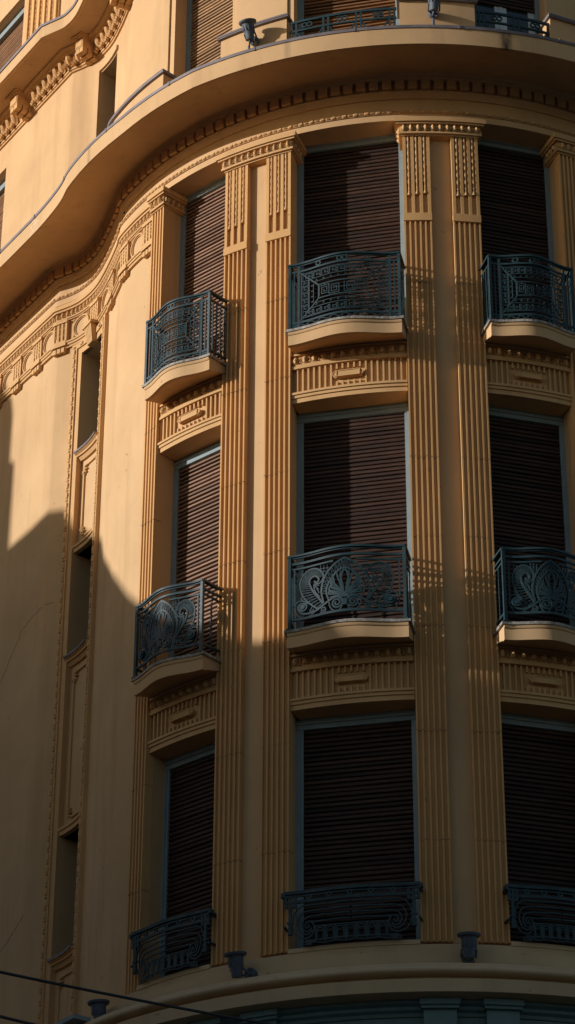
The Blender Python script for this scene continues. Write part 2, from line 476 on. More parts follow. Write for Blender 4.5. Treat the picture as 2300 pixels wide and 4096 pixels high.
# narrow end piers (left one ends the bowed front, its twin mirrors it on the right)
zc = (-45.3 - 48.55)/2; zw = R_(3.25)*RP
m = MB(); m.prism(pil_section(0, zw, 4, (zw-5*.02)/4, .02, RP, .03, 3.84), 8.48, 18.05)
zmesh = m.mesh('end_pilaster', M['pil'], 20)
m = MB()
for ext, z0, z1 in ((.012, 18.045, 18.062), (.038, 18.062, 18.09), (.026, 18.09, 18.178), (.066, 18.178, 18.2), (.085, 18.2, 18.262), (.05, 18.262, TOP0)):
    m.cbox(-1.62, 1.62+math.degrees(ext/RP), 3.66, RP+ext, z0, z1)
f = cat_(RP+.03); eggs(m, lambda k: f(-1.55 + 1.1*(k+.5), 18.134), 3, .076, .078, .092, .042)
a = R_(1.62 + math.degrees(.026/RP)); T = np.array([math.sin(a), -math.cos(a), 0]); N = np.array([math.cos(a), math.sin(a), 0])
eggs(m, lambda k: (T*(3.955-.076*(k+.5)) + np.array([0, 0, 18.134]), T, N), 3, .076, .078, .092, .042)
zcap = m.mesh('capital', M['trim'], 35)
o = link('end_pilaster', zmesh, B, zc); link('capital', zcap, o)
o = link('end_pilaster', zmesh, B, 2*BC - zc); c2 = link('capital', zcap, o); c2.scale = (-1, 1, 1)

# ---- windows of the bowed front
def slats(m, t0, t1, n, z0, z1, gap=.017, pitch=.05):
    k = int((z1-z0)/pitch)
    for i in range(k):
        z = z0 + pitch*i + random.choice((0, 0, 0, .0015, -.0015)); j = random.uniform(-.0025, .0025); e = random.uniform(-.0015, .0015); h = pitch - gap; tl = random.uniform(-.0012, .0012)
        pr = [(n-.026, z), (n+.004+j, z), (n+.011+j, z+h*.12), (n+.013+j, z+h*.42), (n+.009+j, z+h*.78+e), (n+.001+j, z+h+e), (n-.026, z+h)]
        q = len(pr)
        m.add([(t0, -a, b) for a, b in pr] + [(t1, -a + tl, b + tl*2.2) for a, b in pr],
              [tuple(range(q)), tuple(range(q, 2*q))] + [(x, (x+1) % q, q+(x+1) % q, q+x) for x in range(q)])
NWIN = 3.60
def win_meshes(thw, th, z0, z1, top, mat, half=None):
    """shutter half width thw, opening half width th, sill z0, head z1, top of slats"""
    f = MB()
    for sg in (-1, 1):
        f.box(*sorted((sg*thw, sg*(th+.03))), NWIN-.03, NWIN+.028, z0+.002, top-.002)
        f.box(*sorted((sg*(thw+.028), sg*(th+.03))), NWIN+.028, NWIN+.042, z0+.003, top-.01)
    f.box(-th-.03, th+.03, NWIN-.03, NWIN+.034, top, z1-.004)
    f.box(-th-.03, th+.03, NWIN+.034, NWIN+.05, top+.05, top+.075)
    f.box(-th-.03, th+.03, NWIN-.09, NWIN-.032, z0+.002, z1-.006)
    s = MB(); zb = half if half else z0 + .012
    slats(s, -thw-.004, thw+.004, NWIN, zb, top+.02, .008 if mat is M['wood'] else .017)
    s.box(-thw-.004, thw+.004, NWIN-.0299, NWIN-.0262, zb, top-.003)
    return f, s
def add_window(c, thw, th, z0, z1, top, mat, half=None):
    f, s = win_meshes(thw, th, z0, z1, top, mat, half)
    fo = part('window', f, M['frame'], rot=c)
    part('roller_shutter', s, mat, fo, label='half raised brown roller shutter' if half else ('sun faded brown roller shutter' if mat is M['wood_f'] else ('pale tan bleached roller shutter' if mat is M['wood_tan'] else None)))
    if half:
        q = MB()
        for sg in (-1, 1):
            q.box(*sorted((sg*.012, sg*.075)), NWIN-.03, NWIN-.012, z0+.01, half)
            q.box(*sorted((sg*(thw-.08), sg*(thw-.002))), NWIN-.03, NWIN-.012, z0+.01, half)
        q.box(-.02, .02, NWIN-.012, NWIN-.004, z0+.01, half)
        part('casement', q, M['white'], fo)
        g = MB(); g.box(-thw+.075, thw-.075, NWIN-.0315, NWIN-.026, z0+.01, half)
        part('pane', g, M['glass'], fo)
    return fo
SH = [(.425, .484), (.547, .630), (.425, .484)]
for b, ((c, h), (thw, th)) in enumerate(zip(BAYS, SH)):
    for k in range(3):
        top = [18.215, 14.61, 11.005][k]
        add_window(c, thw, th, SILL[k], HEAD[k], top, M['wood_f'] if (b == 0 and k < 2) else M['wood'])

# ---- spandrels
def spandrel_meshes(h):
    z = 0.0   # head of the window below
    m = MB()
    n = int(round(2*R_(h)*RW/.061)); pit = 2*h/n
    c0 = math.degrees(.165/3.9)
    for k in range(n+1):
        a = -h + pit*k; hw = math.degrees(.0095/3.9)
        a0, a1 = max(a-hw, -h), min(a+hw, h)
        if abs(a) > c0 + .25: m.cbox(a0, a1, 3.84, 3.905, .115, .415)
        else:
            m.cbox(a0, a1, 3.84, 3.905, .115, .19); m.cbox(a0, a1, 3.84, 3.905, .345, .415)
    m.cbox(-h, h, 3.84, 3.874, .116, .414)
    m.cbox(-h, h, 3.84, 3.925, .415, .445); m.cbox(-h, h, 3.84, 3.915, .445, .472); m.cbox(-h, h, 3.84, 3.895, .472, .585); m.cbox(-h, h, 3.84, 3.925, .585, .61)
    l = MB(); l.cbox(-h, h, 3.50, 3.905, -.003, .052); l.cbox(-h, h, 3.50, 3.92, .052, .088); l.cbox(-h, h, 3.50, 3.935, .088, .115)
    e = MB(); ne = int(round(2*R_(h)*3.9/.108)); pe = 2*h/ne; f = cat_(3.898)
    eggs(e, lambda k: f(-h + pe*(k+.5), .522), ne, R_(pe)*3.9, .112, .108, .052)
    c = MB()
    rr = math.degrees(1/3.92)
    def g(u, v, d): a = R_(u*rr); r = 3.905 + d; return (r*math.sin(a), -r*math.cos(a), .268 + v)
    pts = [(.165*math.cos(q)*1.0 if abs(math.cos(q)) > .999 else .12*np.sign(math.cos(q)) + .042*math.cos(q), .05*math.sin(q)) for q in np.linspace(0, 2*math.pi, 25)[:-1]]
    c.plate([(-.125, -.036), (.125, -.036), (.125, .036), (-.125, .036)], .05, g)
    for sg in (-1, 1):
        c.plate([(sg*(.12 + .045*math.sin(q)), .045*math.cos(q)) for q in np.linspace(0, math.pi, 9)], .038, g)
        c.bar([(sg*(.135 + .03*math.sin(q)), .03*math.cos(q)) for q in np.linspace(-.4, math.pi+.4, 9)], .008, .05, g)
        c.bar([(sg*.125, -.034), (sg*.125, .034)], .012, .062, g)
    c.bar([(-.12, .034), (.12, .034)], .008, .06, g); c.bar([(-.12, -.034), (.12, -.034)], .008, .06, g)
    return [q.mesh(nm, M['trim']) for q, nm in ((m, 'spandrel_panel'), (l, 'lintel'), (e, 'egg_moulding'), (c, 'cartouche'))]
sp = {}
for (c, h) in BAYS:
    hh = h - .02
    key = round(h, 1)
    if key not in sp: sp[key] = spandrel_meshes(hh)
    for k in (1, 2):
        o = link('spandrel_panel', sp[key][0], B, c); o.location.z += HEAD[k]
        for me in sp[key][1:]: link(me.name.split('.')[0], me, o)

# ---- balconies
def front(hw, ne, nm):
    return lambda t: nm - (nm-ne)*(1 - math.cos(math.pi*min(max(t/hw, -1.05), 1.05)))/2
def outline(hw, ne, nm, back=3.80, n=20):
    f = front(hw, ne, nm)
    return [(hw*(-1+2*i/n), -f(hw*(-1+2*i/n))) for i in range(n+1)] + [(hw, -back), (-hw, -back)]
def slab_meshes(hw):
    ne, nm = 4.188, 4.308
    b = MB(); f = front(hw, ne, nm); e = hw-.026; n = 24; vs = []; fs = []
    for i in range(n+1):
        t = -e + 2*e*i/n; q = f(t)
        pr = [(3.80, -.03), (q-.012, -.03), (q-.012, -.05), (q-.02, -.064), (q-.028, -.066), (q-.028, -.19), (q-.07, -.19), (q-.09, -.175), (3.80, -.085)]
        vs += [(t, -a, z) for a, z in pr]
    k = len(pr)
    for i in range(n):
        for a in range(k): fs.append((i*k+a, i*k+(a+1) % k, (i+1)*k+(a+1) % k, (i+1)*k+a))
    fs += [tuple(range(k)), tuple(n*k+a for a in range(k))]
    b.add(vs, fs)
    l = MB(); l.prism(outline(hw, ne, nm), -.03, 0.0)
    return b.mesh('balcony', M['plaster'], 30), l.mesh('ledge', M['stone'], 30)

def spiral(cx, cy, r0, r1, a0, turns, n=26):
    return [(cx + (r0+(r1-r0)*i/n)*math.cos(a0+turns*2*math.pi*i/n), cy + (r0+(r1-r0)*i/n)*math.sin(a0+turns*2*math.pi*i/n)) for i in range(n+1)]
def circ(cx, cy, r, n=14): return [(cx+r*math.cos(2*math.pi*i/n), cy+r*math.sin(2*math.pi*i/n)) for i in range(n)]

def key_row(x0, x1, y, h, p, flip=False):
    """meander polyline from x0 to x1, baseline y, height h"""
    n = max(1, int(round((x1-x0)/p))); p = (x1-x0)/n; out = []
    for k in range(n):
        b = x0+k*p
        pat_ = [(0, 0), (0, 1), (.80, 1), (.80, .30), (.36, .30), (.36, .62), (.56, .62)] if k % 2 == 0 else [(0, 0), (0, 1), (.80, 1), (.80, .30), (.36, .30), (.36, .62), (.56, .62)]
        out.append([(b+u*p, y + ((1-v) if flip else v)*h) for u, v in pat_])
        out.append([(b+.8*p, y + ((.70) if flip else .30)*h), (b+.8*p, y+(1 if flip else 0)*h), (b+p, y+(1 if flip else 0)*h)])
    return out

def smooth(pts, n=5): return [tuple(p) for p in catmull(pts, n)]

def railing_key(hw, g):
    """returns handrail, panel, posts meshes (greek key)"""
    hr, pn, ps = MB(), MB(), Two()
    H = .84; iu = hw-.10
    hr.bar([(-hw-.012, H-.011), (hw+.012, H-.011)], .022, .045, g); hr.bar([(-hw, H-.028), (hw, H-.028)], .018, .014, g)
    for v, w_ in ((.735, .022), (.075, .024)): pn.bar([(-hw, v), (hw, v)], w_, .016, g)
    for u in (-hw, hw): ps.bar([(u, 0), (u, H-.02)], .03, .03, g)
    for u in (-iu, iu): ps.bar([(u, 0), (u, .80)], .026, .02, g)
    for sg in (-1, 1):
        ps.bar([(sg*(hw-.05), .075), (sg*(hw-.05), .735)], .014, .014, g)
        pn.bar(spiral(sg*(hw-.052), .036, .03, .008, 1.6 if sg > 0 else 1.5, 1.6*sg, 18), .009, .012, g)
    k = iu/.495
    for u in (-.030*k, .030*k, -.27*k, .27*k): pn.bar(circ(u, .778, .026), .012, .014, g, True)
    U = lambda x: x*k
    # diagonals and nested rectangles
    o_, a_, b_, i_ = (U(.462), .122, .69), (U(.375), .222, .598), (U(.325), .272, .548), (U(.265), .318, .492)
    def rect(q, w_, d=.012): pn.bar([(-q[0], q[1]), (q[0], q[1]), (q[0], q[2]), (-q[0], q[2])], w_, d, g, True)
    rect(o_, .0085); rect(a_, .0085); rect(i_, .013)
    pn.bar([(-b_[0]+.02, b_[2]), (b_[0]-.02, b_[2])], .007, .01, g); pn.bar([(-b_[0]+.02, b_[1]), (b_[0]-.02, b_[1])], .007, .01, g)
    for sg in (-1, 1):
        pn.bar([(sg*b_[0], b_[1]+.02), (sg*b_[0], b_[2]-.02)], .007, .01, g)
        for va, vb in ((.735, i_[2]), (.075, i_[1])):
            pn.bar([(sg*iu, va), (sg*i_[0], vb)], .0135, .014, g)
    for fl, y in ((False, .612), (True, .136)):
        for q in key_row(-o_[0]+.05, o_[0]-.05, y, .064, .088*k, fl): pn.bar(q, .0085, .01, g)
    for sg in (-1, 1):
        for q in key_row(.20, .61, 0, .064, .088): pn.bar([(sg*(o_[0]-.012-v*k), u) for u, v in q], .0085, .01, g)
    for j in range(8):
        u = U(-.29 + .58*j/7); 
        for sg, v in ((1, b_[2]), (-1, b_[1])): pn.bar([(u-.02, v), (u-.004, v+sg*.004), (u+.008, v+sg*.016), (u-.002, v+sg*.026), (u-.01, v+sg*.016)], .006, .01, g)
    for j in range(4):
        v = .30 + .21*j/3
        for sg in (-1, 1): pn.bar([(sg*b_[0], v-.015), (sg*(b_[0]+.016), v+.004), (sg*(b_[0]+.024), v-.006), (sg*(b_[0]+.014), v-.012)], .006, .01, g)
    for sg in (-1, 1):   # square spirals of the centre field
        for cx, s_ in ((.195, 1), (.085, -1)):
            c = U(cx)*sg; r = .062
            q = [(c-r*k, .405-r*s_), (c-r*k, .405+r*s_), (c+r*k*.8, .405+r*s_), (c+r*k*.8, .405-r*.7*s_), (c-r*k*.55, .405-r*.7*s_), (c-r*k*.55, .405+r*.6*s_), (c+r*k*.4, .405+r*.6*s_), (c+r*k*.4, .405-r*.3*s_), (c-r*k*.15, .405-r*.3*s_), (c-r*k*.15, .405+r*.2*s_)]
            pn.bar(q, .009, .01, g)
            pn.bar([(c, .405+r*s_), (c, i_[2] if s_ > 0 else i_[1])], .008, .01, g)
    pn.bar([(-.085*k, .405), (.085*k, .405)], .008, .01, g)
    q = [(u, .045 + .014*math.sin(u*math.pi/.0655/k)) for u in np.linspace(-iu, iu, 50)]; pn.bar(q, .008, .01, g)
    for j in range(7): pn.bar([(U(-.39+.13*j), .028), (U(-.39+.13*j), .07)], .007, .008, g)
    return hr, pn, ps

_bx = [20, 60, 250, 500, 650, 800, 1000, 1300]; _by = [935, 925, 868, 810, 795, 790, 790, 800]
def railing_palm(hw, g):
    hr, pn, ps = MB(), MB(), Two(); H = .84; k = hw/.586
    def uv(x, y): return ((x-650)*.00091*k, .11 + (np.interp(x, _bx, _by)-y)*.00096)
    def L(pts, w_, d=.014, sm=True, both=True):
        q = [uv(*p) for p in pts]
        if sm: q = smooth(q, 4)
        pn.bar(q, w_, d, g)
        if both: pn.bar([(-a, b) for a, b in q], w_, d, g)
    hr.bar([(-hw-.012, H-.011), (hw+.012, H-.011)], .022, .045, g); hr.bar([(-hw, H-.028), (hw, H-.028)], .018, .014, g)
    for v, w_ in ((.742, .024), (.108, .026)): pn.bar([(-hw, v), (hw, v)], w_, .018, g)
    pn.bar([(-hw+.02, .682), (-.12*k, .682)], .018, .016, g); pn.bar([(.12*k, .682), (hw-.02, .682)], .018, .016, g)
    for u in (-hw, hw): ps.bar([(u, 0), (u, H-.02)], .032, .032, g); ps.bar([(u-.03, .006), (u+.03, .006)], .012, .05, g)
    for sg in (-1, 1): ps.bar([(sg*(hw-.052), .27), (sg*(hw-.052), .682)], .016, .014, g)
    inner = smooth([uv(*p) for p in ((470, 680), (442, 600), (443, 540), (465, 478), (500, 420), (545, 362), (598, 318), (650, 297))], 5)
    outer = smooth([uv(*p) for p in ((405, 705), (386, 620), (381, 555), (395, 478), (422, 400), (470, 322), (545, 245), (602, 207), (650, 180))], 5)
    inner += [(-a, b) for a, b in reversed(inner[:-1])]; outer += [(-a, b) for a, b in reversed(outer[:-1])]
    pn.bar(inner, .018, .018, g); pn.bar(outer, .019, .018, g)
    def along(c, t):
        i = t*(len(c)-1); j = min(int(i), len(c)-2); return np.array(c[j])*(1-(i-j)) + np.array(c[j+1])*(i-j)
    z = []; n = 21
    for j in range(n):
        for dt, fr in ((.0, .14), (.10, .14), (.38, .86), (.62, .86), (.9, .14)):
            t = .07 + .86*(j+dt)/n; z.append(tuple(along(inner, t)*(1-fr) + along(outer, t)*fr))
    pn.bar(z, .0052, .012, g)
    for q, w_ in ((((645, 600), (612, 500), (607, 430), (625, 350), (650, 312)), .017), (((634, 596), (612, 500), (580, 435), (560, 362)), .016), (((628, 598), (605, 520), (585, 440), (560, 362)), .013),
                  (((622, 600), (585, 535), (535, 485), (523, 410)), .018), (((612, 604), (566, 555), (500, 520), (497, 440)), .018), (((606, 610), (550, 578), (480, 562), (478, 520), (498, 500)), .017),
                  (((600, 622), (540, 604), (476, 606), (466, 575)), .016), (((600, 632), (540, 630), (480, 645)), .014), (((641, 598), (624, 480), (602, 400), (606, 338)), .014), (((616, 602), (577, 545), (515, 500), (508, 428)), .010), (((603, 616), (545, 592), (478, 580), (470, 548)), .011)): L(q, w_)
    pn.plate([uv(*p) for p in ((598, 645), (605, 615), (625, 600), (650, 596), (675, 600), (695, 615), (702, 645))], .024, g)
    pn.plate([uv(*p) for p in ((622, 662), (678, 662), (672, 735), (628, 735))], .03, g)
    L(((622, 700), (610, 660), (560, 640), (500, 662), (420, 720), (330, 790), (240, 828), (160, 838), (112, 800), (112, 760), (150, 728), (190, 735)), .02, .02)
    L(((470, 690), (395, 745), (320, 800), (240, 860), (150, 890), (95, 862), (68, 790), (90, 720), (150, 690), (210, 710), (232, 760), (215, 810)), .011)
    for sg in (-1, 1):
        c = uv(560, 708)
        pn.bar([(a*sg, b) for a, b in spiral(c[0], c[1], .060, .012, .2, -1.7, 34)], .016, .018, g)
        c = uv(402, 785); pn.bar([(a*sg, b) for a, b in spiral(c[0], c[1], .036, .008, 3.6, 1.5, 20)], .012, .014, g)
        c = uv(163, 775); q = [(sg*a, b) for a, b in circ(c[0], c[1], .043, 14)]
        pn.plate(q, .05, g); pn.plate([(sg*a, b) for a, b in circ(c[0], c[1], .026, 10)], .075, g)
        pn.bar(q, .014, .06, g, True)
    L(((400, 715), (345, 645), (282, 570), (246, 500), (240, 450), (265, 410), (308, 390), (345, 412), (346, 452), (312, 467), (298, 445)), .018, .02)
    vol_i = [(400, 715), (345, 645), (282, 570), (246, 500), (240, 450), (265, 410), (308, 390), (345, 412)]
    vol_o = [(345, 780), (250, 720), (172, 650), (132, 560), (130, 470), (165, 390), (230, 322), (300, 300), (370, 322), (406, 380), (395, 432), (360, 475), (312, 482)]
    L(vol_o, .015)
    ci = smooth([uv(*p) for p in vol_i], 5); co = smooth([uv(*p) for p in vol_o[:10]], 5)
    for j in range(24):
        t = .03 + .95*j/23; a = along(ci, t); b = along(co, t)
        for sg in (-1, 1):
            e = (b-a); nrm = np.array([-e[1], e[0]])/np.linalg.norm(e)*.0075
            q = [a + e*.12, a + e*.75 + nrm, a + e*.9, a + e*.75 - nrm, a + e*.12]
            pn.bar([(sg*p[0], p[1]) for p in q], .0046, .01, g)
    L(((292, 480), (300, 560), (345, 620), (362, 640)), .012); L(((292, 490), (330, 540), (355, 590)), .010); L(((300, 480), (335, 500), (355, 498)), .010); L(((296, 485), (325, 525), (352, 545)), .009)
    for xs, y0, y1 in (((155, 195), 330, 420), ((372, 412, 452), 258, 345)):
        for x in xs: L(((x, y0), (x, y1)), .006, .01, False)
    L(((125, 380), (205, 365)), .006, .01, False); L(((365, 305), (470, 290)), .006, .01, False); L(((380, 340), (450, 330)), .006, .01, False)
    L(((470, 690), (482, 755), (530, 800), (590, 790), (622, 735)), .013)
    L(((155, 640), (140, 665), (165, 690)), .010); L(((240, 800), (262, 770), (268, 750)), .009); L(((240, 810), (275, 795), (290, 775)), .009)
    return hr, pn, ps

def railing_wave(hw, g):
    hr, pn, ps = MB(), MB(), Two(); k = hw/.65; H = .54
    yt = lambda x: 175 - .0738*(x-40)
    def uv(x, y): return ((x-717)*.00096*k, H - (y - yt(x))*.00102)
    def rel(x, r): return ((x-717)*.00096*k, H - r*.00102)
    pts = [(-hw-.02, H-.05), (-hw-.018, H-.02), (-hw, H-.008), (hw, H-.008), (hw+.018, H-.02), (hw+.02, H-.05)]
    hr.bar(pts, .032, .045, g)
    pn.bar([rel(60, 40), rel(1374, 40)], .016, .014, g); pn.bar([rel(60, 96), rel(1374, 96)], .030, .018, g)
    for x in (288, 497, 707, 917, 1135): pn.bar(circ(*rel(x, 52), .022), .016, .016, g, True)
    for sg in (-1, 1):
        for a in (0, 1, 2): 
            u = sg*(hw - .012 - a*.046*k); ps.bar([(u, H-.155), (u, H-.03)], .026, .022, g)
        for v in (.042, .095, .145): ps.bar([(sg*(hw+.004), H-v), (sg*(hw-.112*k), H-v)], .022, .022, g)
        u = sg*(hw-.055*k); ps.bar([(u, H-.15), (u, .115)], .030, .022, g); ps.bar([(u, .115), (u, .19)], .042, .026, g); ps.bar([(u-.03, .235), (u+.03, .235)], .02, .03, g)
        w4 = [[rel(707, 143), rel(500, 146), rel(330, 140), uv(215, 305), uv(150, 360), uv(120, 440), uv(122, 520), uv(165, 590), uv(250, 622), uv(320, 590), uv(347, 520), uv(325, 470), uv(285, 456)],
              [rel(707, 196), rel(500, 199), rel(390, 196), uv(265, 358), uv(200, 395), uv(172, 460), uv(185, 525), uv(225, 575), uv(285, 580), uv(330, 540)],
              [rel(707, 250), rel(500, 252), rel(420, 250), uv(300, 408), uv(240, 440), uv(218, 500), uv(245, 545), uv(290, 552), uv(318, 520)],
              [rel(707, 306), rel(500, 308), rel(350, 306), uv(285, 458), uv(250, 490), uv(270, 522), uv(295, 505), uv(280, 488)]]
        for j, q in enumerate(w4):
            q2 = smooth(q, 5)
            q2 = [(a, b + (.006*abs(math.sin((a + (.05 if j % 2 else 0))*math.pi/.2)) if abs(a) < .3*k else 0)) for a, b in q2]
            pn.bar([(-a*sg, b) for a, b in q2], .013, .014, g)
    pn.bar([rel(355, 356), rel(1080, 356)], .012, .012, g); pn.bar([rel(250, 486), rel(1185, 486)], .014, .014, g)
    for j in range(7):
        x = 404 + 104.5*j
        pn.bar(smooth([rel(x-32, 486), rel(x-32, 405), rel(x-18, 376), rel(x+18, 376), rel(x+32, 405), rel(x+32, 486)], 3), .011, .012, g)
        pn.bar(smooth([rel(x-26, 398), rel(x-10, 406), rel(x+10, 396), rel(x+26, 402)], 3), .008, .01, g)
        for dx in (-46, 46): pn.bar([rel(x+dx, 362), rel(x+dx, 486)], .010, .012, g)
        pn.bar([rel(x-55, 498), rel(x-40, 498)], .022, .016, g)
    pn.bar([(u, H - 515*.00102 + .006*math.sin(u*math.pi/.1)) for u in np.linspace(-.42*k, .42*k, 30)], .009, .01, g)
    for sg in (-1, 1): pn.bar([(sg*.36*k, .03), (sg*.47*k, .03), (sg*.47*k, .005), (sg*.39*k, .005), (sg*.39*k, .018), (sg*.44*k, .018)], .010, .012, g)
    return hr, pn, ps

def rail_side(hw, ne, back, H, vs, g_mat, posts=()):
    out = []
    for sg in (-1, 1):
        m = MB(); gs = lambda u, v, d, sg=sg: (sg*hw + d, -u, v)
        for v, w_, d in vs: m.bar([(back, v), (ne+.012, v)], w_, d, gs)
        for u, v0, v1 in posts: m.bar([(u, v0), (u, v1)], .014, .014, gs)
        out.append(m)
    return out
class Two:
    """two collectors, left and right of the middle"""
    def __init__(self): self.a = (MB(), MB())
    def bar(self, pts, *k): self.a[0 if sum(q[0] for q in pts) < 0 else 1].bar(pts, *k)
    def __getitem__(self, i): return self.a[i]

rail_cache = {}
def add_rail(kind, bay, z, parent, loc_z):
    hw = {'key': (.468, .597, .468), 'palm': (.462, .588, .462), 'wave': (.515, .650, .515)}[kind][bay]
    ne, nm = {'key': (4.163, 4.283), 'palm': (4.170, 4.285), 'wave': (3.985, 4.035)}[kind]
    ck_ = (kind, hw)
    if ck_ not in rail_cache:
        f = front(hw, ne, nm); g = lambda u, v, d: (u, -(f(u)+d), v)
        hr, pn, ps = {'key': railing_key, 'palm': railing_palm, 'wave': railing_wave}[kind](hw, g)
        if kind == 'key': sd = rail_side(hw, ne, 3.86, .84, ((.829, .022, .045), (.735, .022, .016), (.075, .024, .016)), M['iron'], [(3.86+.062*j, .075, .735) for j in range(1, 5)] + [(3.885, 0, .83)])
        elif kind == 'palm': sd = rail_side(hw, ne, 3.86, .84, ((.829, .022, .045), (.742, .024, .018), (.682, .018, .016), (.108, .026, .018)), M['iron'], [(3.885, 0, .83), (4.03, .108, .682)])
        else: sd = rail_side(hw, ne, 3.72, .54, ((.50, .03, .03), (.20, .02, .02)), M['iron'], [(3.80, .19, .51)])
        rail_cache[ck_] = [q.mesh(nm_, M['iron'], 30) for q, nm_ in ((hr, 'handrail'), (pn, 'railing_panel'), (ps[0], 'railing_post'), (ps[1], 'railing_post'), (sd[0], 'side_railing'), (sd[1], 'side_railing'))]
    out = []
    for me in rail_cache[ck_]:
        o = link(me.name.split('.')[0], me, parent); o.location.z = loc_z if parent.type != 'EMPTY' else o.location.z; out.append(o)
    return out
slabs = {}
SLAB_HW = (.505, .642, .505)
BC_SH = (-37.7, -9.45, 18.5)     # balconies sit a hair off the window axis
for b, (c, h) in enumerate(BAYS):
    hw = SLAB_HW[b]
    if hw not in slabs: slabs[hw] = slab_meshes(hw)
    for k, kind in ((0, 'key'), (1, 'palm')):
        z = 15.448 - FH*k
        bo = link('balcony', slabs[hw][0], B, BC_SH[b]); bo.location.z += z
        link('ledge', slabs[hw][1], bo); add_rail(kind, b, 0, bo, 0)
    # bottom storey: railing hung in front of the sill
    m = MB(); m.cbox(-h+.05, h-.05, 3.5, 3.972, 8.56, 8.602)
    so = part('window_sill', m, M['pale'], rot=c)
    add_rail('wave', b, 0, so, 8.60)

# ---- entablature and main cornice
sL, sR = S_MAX - .05, s_of(70)
m = MB()
m.pbox(sR, sL, IN, .06, TOP0, 18.375); m.pst(sR, sL, [(IN, 18.375), (.075, 18.375), (.075, 18.383), (.06, 18.39), (.06, 18.408), (.018, 18.43), (IN, 18.43)])
m.pbox(sR, sL, IN, .012, 18.43, 18.62)
m.pst(sR, sL, [(IN, 18.62), (.03, 18.62), (.04, 18.645), (.062, 18.665), (.075, 18.70), (IN, 18.70)])
ent = part('entablature', m, M['plaster'])
m = MB(); m.tube([np.array([*P(s, .072), 18.396]) for s in stations(sR, sL)], .013, 6)
bead_line(m, pat(.078), sR+.1, 6.2, 18.396, .019)
part('bead_moulding', m, M['trim'], ent)
m = MB(); m.pbox(sR, sL, IN, .045, 18.70, 18.83)
st = [(lambda q, z, s=s: (*(P(s, .10)*(1-q) + F(s)*q), z)) for s in stations(sR, sL)]
m.strip(st, [(-.55, 18.83), (.0, 18.83), (.035, 18.845), (.035, 18.875), (.06, 18.895), (.25, 18.885), (.5, 18.85), (.75, 18.795), (.93, 18.738), (.965, 18.73), (.97, 18.715), (1.0, 18.715), (1.0, 18.955), (-.55, 19.0)])
cor = part('cornice', m, stained('ochre_plaster_stained'), smooth=28)
m = MB(); s = sR
while s < 6.6: m.pbox(s, s+.103, .045, .112, 18.712, 18.829); s += .143
part('dentil_band', m, M['trim'], cor)
m = MB(); m.strip(st, [(1.014, 18.935), (1.018, 18.972), (.99, 18.985), (.90, 18.987), (.90, 18.97), (1.003, 18.962), (1.003, 18.935)])
for s in np.arange(sR+.4, 6, .95):
    m.strip([(lambda q, z, s=s+e: (*(P(s, .10)*(1-q) + F(s)*q), z)) for e in (0, .018)], [(1.0, 18.93), (1.022, 18.93), (1.026, 18.978), (.99, 18.992), (.95, 18.99)])
part('lead_flashing', m, M['lead'], cor)

# ---- ornamental frieze left of the bowed front
FS0 = sZ1 + .02; FS1 = S_MAX - .1
m = MB()
m.pst(FS0, FS1, [(IN, 18.178), (.062, 18.178), (.066, 18.2), (.085, 18.205), (.085, 18.262), (.05, 18.27), (.05, TOP0), (IN, TOP0)])
m.pbox(FS0, FS1, IN, .026, 18.09, 18.178); m.pst(FS0, FS1, [(IN, 18.055), (.022, 18.055), (.026, 18.066), (.04, 18.07), (.04, 18.09), (IN, 18.09)])
m.pst(FS0, FS1, [(IN, 17.635), (.03, 17.635), (.034, 17.66), (.05, 17.665), (.05, 17.69), (.064, 17.695), (.064, 17.715), (IN, 17.72)])
fz = part('frieze', m, M['trim'])
m = MB(); n = int((6.4-FS0)/.0765); f = pat(.03); eggs(m, lambda k: f(FS0 + .0765*(k+.5), 18.134), n, .0765, .078, .092, .042); part('egg_moulding', m, M['trim'], fz)
TG = [.70, 1.27, 1.88, 2.52, 3.19, 3.70, 4.23, 4.76, 5.29, 5.82]
for t in TG:
    m = MB(); hw = .105
    m.pbox(t-hw, t+hw, IN+.1, .028, 17.72, 18.055)
    for k in range(4): m.pbox(t-hw+.0600*k, t-hw+.0600*k+.030, .028, .046, 17.745, 18.01)
    m.pbox(t-hw-.008, t+hw+.008, .028, .06, 18.01, 18.05); m.pbox(t-hw-.008, t+hw+.008, .03, .07, 17.66, 17.735)
    for k in range(3):
        u = t-hw+.045+.06*k; nn, dd = PN(u)
        for q in range(4): m.ell(np.array([*P(u, .034), 17.985-.05*q]), np.array([*dd, 0])*(.011 if q % 2 else .008), np.array([*nn, 0])*.016, np.array([0, 0, .026]), 5, 3)
    if abs(t-2.52) > .1:
        for k in range(3): m.pbox(t-.085+.062*k, t-.085+.062*k+.046, 0, .058, 17.575, 17.64)
        m.pbox(t-.095, t+.095, 0, .045, 17.60, 17.64)
    part('triglyph', m, M['trim'], fz)
for a, b in zip(TG[:-1], TG[1:]):
    c = (a+b)/2; m = MB(); rr = .145
    def g(u, v, d, c=c): return (*P(c+u, .0+d), 17.885+v)
    m.bar(circ(0, 0, rr, 30), .02, .05, g, True); m.bar(circ(0, 0, rr-.022, 30), .008, .03, g, True)
    for su in (-1, 1):
        for sv in (-1, 1):
            m.plate([(su*.15, sv*.15), (su*.06, sv*.153), (su*.118, sv*.125), (su*.153, sv*.06)], .022, g)
            for q in ((.135, .11), (.11, .135), (.138, .138)): m.ell(g(su*q[0], sv*q[1], .014), (.014, 0, 0), (0, .016, 0), (0, 0, .014), 5, 3)
    part('medallion', m, M['trim'], fz)

